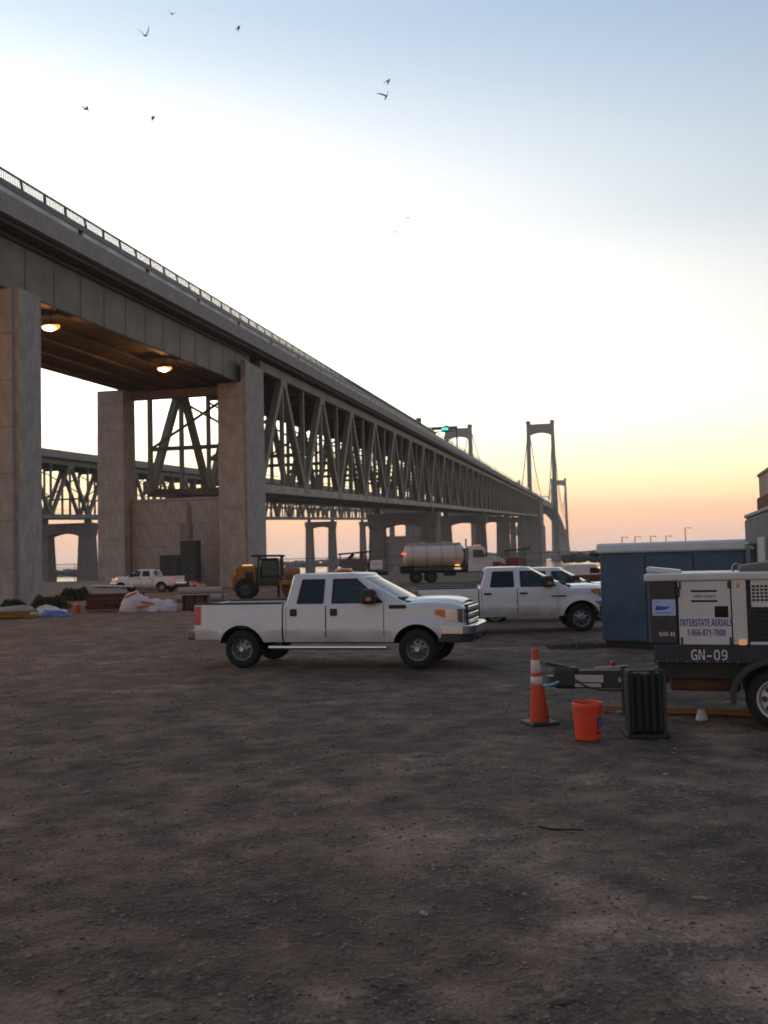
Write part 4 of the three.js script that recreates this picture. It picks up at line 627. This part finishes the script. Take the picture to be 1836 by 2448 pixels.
  wheel(t, wx, .12, 1, wr); const w2 = t.children[t.children.length - 1]; w2.children[1].material = std([.62, .58, .58], .45); wheel(t, wx, -W - .1, -1, wr); for (const c of t.children) if (c.name === 'wheel') c.scale.x = 1 / .86;
  mesh('axle', cyl(.05, .05, W, 10, wx, .36, -W / 2, 'z'), M.black, t);
  for (const [x, y] of [[.46, 1.05], [.46, 1.74], [1.13, 1.05], [1.13, 1.74]]) mesh('hinge', rbox(.03, .09, .03, .008, x, y, .036), M.plastic, t);
  const bolts = []; for (let k = 0; k < 9; k++) bolts.push(cyl(.009, .009, .012, 8, .1 + k * .14, .79, .02, 'z')); for (let k = 0; k < 5; k++) bolts.push(cyl(.008, .008, .012, 8, 1.195, 1.06 + k * .16, .042, 'z'), cyl(.008, .008, .012, 8, 1.335, 1.06 + k * .16, .042, 'z')); mesh('bolts', merge(bolts), M.alloy, t);
  mesh('cable', new THREE.TubeGeometry(new THREE.CatmullRomCurve3([V(.35, .62, -.55), V(-.05, .44, -.5), V(-.5, .34, -.55), V(-1.0, .36, -.6), V(-1.3, .5, -.68)]), 24, .014, 6), M.black, t);
  mesh('lifting_eye', new THREE.TorusGeometry(.06, .014, 8, 18).translate(1.27, 1.93, -.75), M.alloy, t);
  // tow bar
  const stretch = m => { m.scale.x = 1.3; return m; };
  stretch(mesh('drawbar', merge([bar(V(.5, .66, -.75), V(-.1, .47, -.75), .16, .22), bar(V(-.1, .47, -.75), V(-1.0, .45, -.75), .15, .24)]), M.plastic, t));
  stretch(mesh('coupling', merge([rbox(.32, .3, .2, .06, -1.05, .47, -.75), cyl(.1, .12, .14, 14, -1.2, .42, -.75), bar(V(-1.0, .6, -.75), V(-1.3, .66, -.75), .05)]), M.black, t));
  stretch(mesh('plate', merge([rbox(.38, .1, .012, .004, -.78, .47, -.66), rbox(.32, .05, .012, .004, -.78, .38, -.66)]), std([.48, .40, .41], .6), t));
  stretch(mesh('plate', rbox(.15, .06, .012, .004, -.34, .46, -.66), std([.42, .40, .40], .6), t));
  stretch(mesh('breakaway_knob', new THREE.SphereGeometry(.035, 12, 8).translate(-.48, .67, -.75), std([.4, .02, .03], .4), t)); stretch(mesh('brake_lever', bar(V(-.7, .6, -.72), V(-.3, .64, -.72), .03), M.alloy, t));
  stretch(mesh('jack_leg', merge([cyl(.035, .035, .6, 10, -.35, .35, -.62), cyl(.11, .12, .04, 14, -.35, .03, -.62)]), M.black, t));
}
// ---------------------------------------------------------------- things around the drawbar
{
  const t = thing('traffic_cone', 'tall orange traffic cone with two pale bands, beside the bucket', 'traffic cone', [1.93, groundY(1.93, -12.2), -12.2], .3);
  mesh('base', rbox(.38, .045, .38, .02, 0, .023, 0), M.black, t);
  const prof = y => lerp(.128, .04, y / .95), seg = (a, b, e, m, n) => mesh(n, lathe([[prof(a) + e, a], [prof(b) + e, b]], 28), m, t).rotation.z = .05;
  const seg2 = (a, b, e, m, n) => { const o = mesh(n, lathe([[0.005, a], [prof(a) + e, a], [prof(b) + e, b], [0.005, b]], 28), m, t); o.rotation.z = .045; };
  seg2(.03, .95, 0, M.orange, 'cone_body'); seg2(.51, .61, .004, M.coneWhite, 'reflective_band'); seg2(.665, .82, .004, M.coneWhite, 'reflective_band');
  const cap = mesh('cone_tip', lathe([[.046, .94], [.04, .965], [.02, .975], [0, .976]], 20), M.orange, t); cap.rotation.z = .045;
  const s = thing('rope', 'pale blue strap between the traffic cone and the drawbar', 'strap', [1.9, 0, -12.2]);
  mesh('strap', new THREE.TubeGeometry(new THREE.CatmullRomCurve3([V(.06, .50, .06), V(.17, .50, .02), V(.30, .52, -.1)]), 16, .018, 6), std([.25, .42, .55], .5), s);
}
{
  const t = thing('bucket', 'bright orange plastic bucket in front of the drawbar', 'bucket', [2.31, groundY(2.31, -11.1), -11.1], .2), m = std([.72, .06, .018], .42, 0, { map: rep(dustTex, 3) });
  mesh('pail', lathe([[0, .004], [.135, .004], [.142, .015], [.162, .33], [.166, .335], [.166, .36], [.170, .362], [.170, .385], [.172, .39], [.172, .435], [.162, .435], [.155, .33], [.135, .02], [0, .02]], 36), m, t);
  const arc = new THREE.CylinderGeometry(.1625, .1475, .19, 12, 1, true, .35, 1.1).translate(0, .175, 0);
  mesh('label', arc, new THREE.MeshStandardMaterial({ roughness: .6, map: canvasTex(256, 256, (c, w, h) => { c.fillStyle = '#7a3450'; c.fillRect(0, 0, w, h); c.fillStyle = '#4a3f86'; c.fillRect(w * .12, h * .08, w * .76, h * .5); c.fillStyle = '#8d86b4'; for (let i = 0; i < 4; i++) c.fillRect(w * .2, h * (.16 + .1 * i), w * (.5 - .06 * i), h * .04); c.fillStyle = '#b06a78'; c.fillRect(w * .18, h * .66, w * .6, h * .2); }) }), t);
  const hnd = new THREE.TubeGeometry(new THREE.CatmullRomCurve3([V(-.17, .40, 0), V(-.16, .33, .09), V(0, .27, .18), V(.16, .33, .09), V(.17, .40, 0)]), 20, .004, 5); mesh('handle', hnd, M.alloy, t);
}
{
  const t = thing('ribbed_plastic_stand', 'black upright ribbed plastic stand on a flat base, in front of the generator', 'plastic stand', [3.03, groundY(3.03, -11.3), -11.3], -.1); t.scale.x = .88; const m = std([.011, .011, .012], .7, 0, { map: rep(mottle, 2) });
  mesh('base_plate', rbox(.56, .06, .5, .025, 0, .03, 0), m, t); mesh('core', rbox(.42, .7, .34, .04, 0, .4, 0), m, t);
  for (let i = 0; i < 5; i++) mesh('rib', rbox(.07 + .012 * (i % 2), .72 - .03 * (i % 3), .42 - .02 * (i % 2), .03, -.19 + i * .094, .42, 0), m, t); mesh('top_frame', merge([rbox(.44, .02, .06, .008, 0, .79, .16), bar(V(.24, .06, .2), V(.24, .8, .2), .03), bar(V(-.24, .06, .2), V(-.24, .78, .2), .03)]), M.plastic, t);
}
{
  const t = thing('timber_beam', 'long tan timber beam lying under the generator', 'timber beam', [3.75, 0, -12.75], -.37);
  mesh('timber', rbox(2.1, .065, .14, .012, 0, .055 + groundY(3.7, -12.8), 0), M.timber, t); mesh('painted_edge', rbox(2.06, .05, .012, .004, 0, .05, .074), std([.32, .11, .04], .8), t);
  solo('plastic_cup', lathe([[0, .13], [.045, .13], [.075, .02], [.08, 0], [.07, 0], [.04, .12], [0, .12]], 20), std([.5, .46, .44], .5), 'small white plastic cup upside down against the timber beam', 'cup', [4.02, .0, -12.25]);
}
// ---------------------------------------------------------------- clutter under the bridge and along the yard's far edge
const lump = (w, h, d, s, k = .35) => { const g = new THREE.IcosahedronGeometry(1, 4), p = g.attributes.position; for (let i = 0; i < p.count; i++) { const x = p.getX(i), y = p.getY(i), z = p.getZ(i), r = 1 + k * nz(x * 1.6 + s, y * 1.6, z * 1.6) + k * .5 * nz(x * 4 + s, y * 4, z * 4) + k * .25 * nz(x * 9, y * 9 + s, z * 9); p.setXYZ(i, x * w * r, Math.max(-.05, y * h * r), z * d * r); } g.computeVertexNormals(); return triUV(g); };
const wrinkle = rep(steelBump, 1.2), cloth = (r, g, b) => std([r, g, b], .7, 0, { bumpMap: wrinkle, bumpScale: .03 });
solo('yellow_boards', merge([box(2.6, .09, .3, 0, .1, 0, 0, .06), box(2.4, .09, .28, -.2, .2, -.1, 0, -.05), box(2.5, .09, .3, .1, .3, 0, 0, .02), box(2.2, .12, .5, -.1, .05, -.5)]), std([.42, .26, .05], .8, 0, { map: rep(woodTex, 1) }), 'low stack of yellow boards at the far left edge', 'boards', [-16.6, 0, -41.2], .05);
solo('grey_tarp', lump(1.3, .42, .8, 3), cloth(.30, .29, .31), 'crumpled grey tarpaulin behind the blue and white one, at left', 'tarpaulin', [-17.6, 0, -44.5], .2);
{ const t = thing('tarp_bundle', 'blue and white tarpaulin heap on the ground near the left column', 'tarpaulin', [-15.0, 0, -42.3]); t.scale.set(.72, 1, .8); mesh('white_tarp', lump(1.05, .34, .6, 11).translate(-.2, .1, -.2), cloth(.55, .55, .60), t); mesh('blue_tarp', lump(.9, .24, .55, 17).translate(.45, .02, .25), cloth(.14, .22, .48), t); mesh('white_sheet', rbox(1.3, .06, .6, .03, .35, .28, .1, .1, .2, -.1), cloth(.60, .60, .66), t); }
{ // shrubs at the foot of the left column
  const leaf = []; for (let i = 0; i < 1500; i++) { const a = rr(0, 6.28), r = Math.sqrt(rnd()), h = rnd(), x = Math.cos(a) * r * 1.35 * (1 - .5 * h), z = Math.sin(a) * r * .9 * (1 - .5 * h), y = .06 + h * .85 * (.65 + .35 * nz(x * 2, z * 2, 4)); leaf.push(new THREE.PlaneGeometry(.05, .16).rotateX(rr(-.9, .9)).rotateY(rr(0, 6.3)).rotateZ(rr(-.5, .5)).translate(x, y, z)); }
  const g = merge(leaf), grn = [new THREE.MeshStandardMaterial({ color: col(.055, .065, .02), roughness: .9 }), new THREE.MeshStandardMaterial({ color: col(.045, .05, .02), roughness: .9 })];
  const stemG = merge(Array.from({ length: 9 }, () => { const a = rr(0, 6.3); return bar(V(0, 0, 0), V(Math.cos(a) * .7, rr(.35, .7), Math.sin(a) * .5), .025); }));
  const bush = (label, pos, s, m) => { const o = thing('shrub', label, 'shrub', pos, rr(0, 6), 'shrubs at the foot of the left column'); o.scale.setScalar(s); mesh('foliage', g, m, o); mesh('stem', stemG, M.rust, o); };
  bush('low green shrub right of the leftmost column, the nearer of two', [-17.6, 0, -49.5], 1.0, grn[0]); bush('dim brown-green shrub farther back by the white far pickup', [-20.4, 0, -62], 1.15, grn[1]); bush('small dark shrub against the foot of the leftmost column', [-19.3, 0, -49.0], .8, grn[1]);
}
function barrel(label, pos, s = 1) { const t = thing('traffic_barrel', label, 'traffic barrel', pos, 0, 'orange traffic barrels under the bridge'); t.scale.setScalar(s); mesh('drum', lathe([[0, 0], [.3, 0], [.3, .05], [.27, .06], [.27, .36], [.25, .38], [.25, .66], [.23, .68], [.23, .95], [.2, .98], [0, 1]], 22), M.orange, t); for (const y of [.28, .56, .84]) mesh('reflective_band', lathe([[.275 - y * .05, y - .06], [.272 - y * .05, y + .06]], 22), M.coneWhite, t); mesh('rubber_foot', lathe([[.24, 0], [.38, 0], [.38, .05], [.3, .09]], 18), M.black, t); }
barrel('orange traffic barrel left of the rusty steel stack', [-14.9, -.1, -45.6], .6);
barrel('orange traffic barrel between the far pickup and the yellow machine, left of two', [-12.5, 0, -61.5], 1.1);
barrel('orange traffic barrel between the far pickup and the yellow machine, right of two', [-11.7, 0, -60.0], 1.0);
{ const t = thing('steel_stack', 'stack of rusty brown steel beams left of the white bags', 'steel beams', [-13.2, 0, -46.2], .04); for (let j = 0; j < 3; j++) for (let i = 0; i < 4 - j; i++) mesh('steel_beam', merge([box(2.7, .03, .22, 0, .1 + j * .26, -.4 + i * .28 + j * .1), box(2.7, .2, .03, 0, .2 + j * .26, -.4 + i * .28 + j * .1), box(2.7, .03, .22, 0, .31 + j * .26, -.4 + i * .28 + j * .1)]), M.rust, t); }
{ const t = thing('white_bag', 'pile of white bulk bags with orange straps in front of the far pickup', 'bulk bags', [-11.5, 0, -45.0]); const m = cloth(.56, .52, .52); mesh('bag', lump(.72, .98, .6, 23, .22).translate(-.45, .02, 0), m, t); mesh('bag', lump(.7, .55, .6, 29, .25).translate(.55, .02, .15), m, t); mesh('bag', lump(.5, .5, .45, 37, .2).translate(1.15, .02, .05), m, t); for (const [x, y, z, r] of [[-.5, .8, .5, .4], [.3, .42, .68, -.2], [.1, .25, .7, .1]]) mesh('strap', rbox(.6, .09, .03, .01, x, y, z, 0, 0, r), M.orange, t); }
{ const t = thing('covered_pallet', 'pale wrapped pallet load behind the rusty steel stack', 'pallet', [-15.6, 0, -53.5], .1); mesh('wrapped_load', rbox(1.7, .62, 1.1, .14, 0, .72, 0), cloth(.42, .42, .43), t); mesh('pallet', merge([...[-.4, 0, .4].map(z => box(1.7, .1, .1, 0, .12, z)), ...[-.7, -.35, 0, .35, .7].map(x => box(.16, .03, 1.0, x, .19, 0))]), M.timber, t); mesh('tarp_edge', rbox(2.2, .05, 1.3, .02, .1, 1.06, 0, 0, 0, -.05), cloth(.5, .5, .5), t); }
{ const t = thing('equipment_crate', 'dark equipment crate right of the white bags', 'crate', [-9.1, 0, -45.3], .06); mesh('crate_body', rbox(1.2, .62, .8, .03, 0, .33, 0), M.rust, t); for (const x of [-.5, 0, .5]) mesh('batten', box(.1, .66, .03, x, .33, .42), M.under, t); mesh('lid', rbox(1.26, .06, .86, .02, 0, .67, 0), M.under, t); }
{ const t = thing('pipe_stack', 'pale concrete pipes lying behind the nearest pickup\'s tailgate', 'pipes', [-10.9, 0, -55.5], .05); for (const [y, z] of [[.22, -.3], [.22, .2], [.62, -.05]]) mesh('pipe', lathe([[.15, -1.3], [.22, -1.3], [.22, 1.3], [.15, 1.3], [.15, -1.3]], 20, 'x').translate(0, y, z), M.concrete, t); }
{ const t = thing('storage_tank', 'orange cylindrical tank showing above the nearest pickup\'s cab, left', 'tank', [-6.3, 0, -60], .03); mesh('tank', lathe([[0, -.9], [.35, -.88], [.5, -.8], [.5, .8], [.35, .88], [0, .9]], 24, 'x').translate(0, 1.35, 0), std([.33, .13, .05], .6), t); mesh('cradle', merge([box(.12, .9, .7, -.5, .45, 0), box(.12, .9, .7, .5, .45, 0)]), M.under, t); mesh('marker_light', rbox(.5, .05, .05, .02, -.3, 1.9, 0), glowMat(1, .5, .2, .7), t); }
{ // cabinet and conduits in front of the pier wall
  const a = near.world(1.2, 0, 82.0), t = thing('utility_cabinet', 'dark green cabinets stepped against the concrete pier wall', 'cabinet', [a.x, 0, a.z], -HEAD), g = std([.035, .05, .045], .7, 0, { map: rep(mottle, .6) });
  mesh('cabinet', rbox(2.0, 3.1, 1.1, .04, -1.5, 1.55, 0), g, t); mesh('cabinet', rbox(1.6, 4.4, 1.1, .04, .35, 2.2, 0), g, t); mesh('cabinet_door', rbox(.85, 2.6, .05, .02, -1.95, 1.5, .56), g, t); mesh('cabinet_door', rbox(.85, 2.6, .05, .02, -1.05, 1.5, .56), g, t); mesh('cabinet_door', rbox(1.3, 3.4, .05, .02, .35, 2.1, .56), g, t); mesh('conduit_box', rbox(1.0, 1.4, .9, .05, -.1, 5.3, -.1), M.concDark, t); mesh('conduit', merge([cyl(.14, .14, 3, 10, .15, 6.5, 0), cyl(.09, .09, 3, 10, .45, 6.2, 0)]), M.concDark, t);
}
// vehicles at the far right, half hidden
{ const t = thing('parked_van', 'pale van with an amber lamp, beyond the container\'s left corner', 'van', [13.3, 0, -64], .1); t.scale.setScalar(.75); const sh = new THREE.Shape([[-1.9, .45], [2.5, .45], [2.6, .95], [2.2, 1.2], [1.35, 1.85], [.9, 2.0], [-1.9, 2.0]].map(p => new THREE.Vector2(...p))), g = new THREE.ExtrudeGeometry(sh, { depth: 1.7, bevelEnabled: true, bevelSize: .06, bevelThickness: .08, bevelSegments: 2 }); g.translate(0, 0, -.85); mesh('van_body', triUV(g), M.white2, t); mesh('windscreen', bar(V(2.18, 1.25, 0), V(1.42, 1.86, 0), 1.5, .05), M.glass, t); mesh('side_window', rbox(.9, .5, .03, .02, .9, 1.5, .94), M.glass, t); mesh('marker_light', rbox(.6, .16, .06, .02, 1.46, 1.75, .99), glowMat(1, .42, .1, 1.8), t); for (const x of [-1.1, 1.7]) for (const q of [1, -1]) bigWheel(t, x, q * .78, .36, q); }
{ const t = thing('dump_truck', 'dark brown truck behind the pickups, under the amber lamp', 'truck', [11.8, 0, -55], .1); t.scale.setScalar(.7); mesh('truck_body', merge([rbox(2.6, .9, 1.9, .08, .2, 1.0, 0), rbox(1.1, .7, 1.8, .12, 1.6, .8, 0)]), M.rust, t); mesh('windscreen', rbox(.05, .4, 1.4, .02, 1.5, 1.25, 0), M.glass, t); for (const x of [-.6, 1.5]) for (const q of [1, -1]) bigWheel(t, x, q * .8, .4, q); }
// light poles on the far bank
[[1487, 80.5, 8.5], [1518, 84.9, 8.5], [1555, 90.2, 8.5], [1592, 95.4, 8.5], [1638, 102, 11.1]].forEach(([, x, h], i) => {
  const t = thing('light_pole', i === 4 ? 'tallest distant light pole above the container roof, rightmost of five' : `distant light pole above the container roof, ${['first', 'second', 'third', 'fourth'][i]} from the left of five`, 'light pole', [x, -.5, -320], 0, 'distant light poles');
  mesh('pole', cyl(.14, .2, h, 8, 0, h / 2, 0), M.steelDark, t); mesh('light_head', merge([rbox(2.2, .16, .3, .05, .8, h, 0), rbox(.5, .3, .4, .05, 1.7, h - .1, 0)]), M.steelDark, t);
});
// fence along the river bank
{ const t = thing('bank_fence', 'dark rail fence running along the river bank behind the trucks', 'fence', [0, 0, -146]); const rails = [[], []]; for (let x = -75; x < 66; x += 3) { mesh('fence_post', cyl(.05, .05, 3, 6, x, 1.25, 0), M.rail, t); for (const [k, y] of [[0, 2.7], [1, 1.4]]) rails[k].push(bar(V(x, y, 0), V(x + 3, y, 0), .09, .09, 6)); } for (const r of rails) mesh('fence_rail', merge(r), M.rail, t); }
// lights of the far bank
[[-153, .2, -489, 1, .62, .3], [-150, .1, -492, 1, .7, .4], [-146, .3, -500, 1, .66, .4], [-118, 1.0, -690, 1, .6, .3], [-111, .2, -690, 1, .75, .5], [-104, .9, -700, 1, .75, .5], [-70, 2.6, -900, 1, .8, .6], [-62, 1.6, -905, 1, .35, .2], [-52, .6, -905, 1, .5, .25]].forEach(([x, y, z, r, g, b], i) => {
  const names = ['first', 'second', 'third', 'fourth', 'fifth', 'sixth', 'seventh', 'eighth', 'ninth'];
  const t = thing('bank_light', `${names[i]} tiny warm light from the left along the far bank`, 'light', [x, y, z], 0, 'lights along the far bank'); mesh('lamp', rbox(2.6, .55, .5, .2, 0, 0, 0), glowMat(r, g, b, 2.6), t); mesh('lamp_post', cyl(.08, .1, y + 2.2, 6, 0, -(y + 2.2) / 2, 0), M.steelDark, t);
});
// ---------------------------------------------------------------- small things on the ground
solo('stick', new THREE.TubeGeometry(new THREE.CatmullRomCurve3([V(-.17, .02, -.07), V(-.06, .012, 0), V(.05, .012, .03), V(.15, .016, .07)]), 20, .007, 6), std([.02, .018, .016], .9), 'thin dark stick lying on the pale ground patch', 'stick', [1.33, groundY(1.33, -7.5), -7.5], .1);
solo('wood_scrap', lump(.085, .018, .025, 41, .3), std([.10, .065, .05], .9), 'brown scrap of wood near the bottom edge, right of centre', 'wood scrap', [.79, groundY(.79, -4.6) + .004, -4.62], .3);
[[-1.58, -11.7], [-.95, -9.9], [-2.9, -9.1], [-3.4, -11.2], [-1.05, -8.85], [1.15, -9.6], [2.65, -9.2], [-.62, -8.75], [.18, -5.8], [1.9, -5.95]].forEach(([x, z], i) => {
  const where = ['nearest the first pickup\'s rear wheel', 'left of centre in the middle of the yard', 'far left in the middle of the yard', 'far left below the tarpaulins', 'just left of the larger paper scrap', 'below the traffic cone', 'below the ribbed plastic stand', 'the largest, on bare earth left of centre', 'in the foreground near the centre', 'in the foreground at right'][i];
  solo('litter', lump(rr(.03, .06), .012, rr(.012, .025), i * 5, .4), std([.25, .225, .20], .85), `small pale scrap of litter on the ground, ${where}`, 'litter', [x, groundY(x, z) + .006, z], rr(0, 3));
});
{ // weeds by the container
  const b = []; for (let i = 0; i < 700; i++) { const x = rr(-.75, .75), z = rr(-.45, .45), h = rr(.05, .17) * (1 - .5 * Math.abs(x)); b.push(new THREE.ConeGeometry(.007, h, 3).rotateX(rr(-.4, .4)).rotateZ(rr(-.4, .4)).translate(x, h / 2, z)); }
  const m = solo('grass_patch', merge(b), std([.06, .055, .018], .9), 'thin patch of dry grass at the container\'s left corner', 'grass', [4.5, 0, -22.2]); m.userData.kind = 'stuff';
}
// ---------------------------------------------------------------- gulls
{
  const gull = (flap, bend, fold) => {
    const body = lathe([[0, -.22], [.035, -.19], [.062, -.08], [.066, .04], [.05, .14], [.034, .19], [.03, .23], [.012, .27], [0, .285]], 12, 'x').scale(1, .9, 1), tail = box(.16, .012, .11, -.26, .01, 0), parts = [body, tail];
    for (const q of [1, -1]) { const rows = []; for (let i = 0; i <= 8; i++) { const f = i / 8, z = q * (.04 + .56 * f * (1 - fold * f * .3)), y = .03 + flap * (f < .4 ? f : .4 + (f - .4) * bend), sw = -.16 * f * f * 1.4 + .03 * Math.sin(f * 3), ch = .16 * (1 - .75 * f * f); const r = []; for (const [k, e] of [[.5, 0], [0, .014 * (1 - f)], [-.5, 0], [0, -.01 * (1 - f)], [.5, 0]]) r.push([sw + ch * k + .03, y + e, z]); rows.push(r); } parts.push(gridGeo(rows, q > 0)); }
    return merge(parts);
  };
  const kinds = [gull(.28, .2, 0), gull(.5, 1.2, .3), gull(.12, -1.0, .2)], gm = std([.34, .34, .35], .8);
  const list = [[-12, 35.2, -55, 0, 2.2, .1, .5, 'gull with arched wings at the very top left'], [-13.6, 33.9, -55, 1, 1.2, .2, .2, 'small gull below the topmost one, at upper left'], [-8, 34.2, -55, 0, .4, .2, 1.1, 'gull banking steeply near the top, left of centre'], [0.9, 30.7, -55, 0, .3, .3, 1.1, 'largest dark gull banking steeply, above centre'], [0.75, 29.8, -55, 1, .9, .3, .9, 'small dark gull just below the largest one'], [-17.2, 29.5, -55, 2, .5, .1, -.4, 'pale gull lowest at far left'], [-13.2, 28.8, -55, 0, .4, .2, .9, 'pale gull at left, right of the lowest one'], [3.5, 40.8, -105, 2, 1, .1, 0, 'tiny distant gull in the middle of the bright sky, upper of two'], [2, 39.2, -105, 2, 2, .1, 0, 'tiny distant gull in the middle of the bright sky, lower of two'], [6.7, 27.2, -140, 2, 1, .1, .1, 'tiny gull just above the left tower']];
  for (const [x, y, z, k, ry, rx, rz, label] of list) { const m = solo('gull', kinds[k], gm, label, 'gull', [x, y, z], 0, 'gulls in the sky'); m.rotation.set(rx, ry, rz); m.scale.setScalar(.78); }
}
renderer.render(scene, camera);
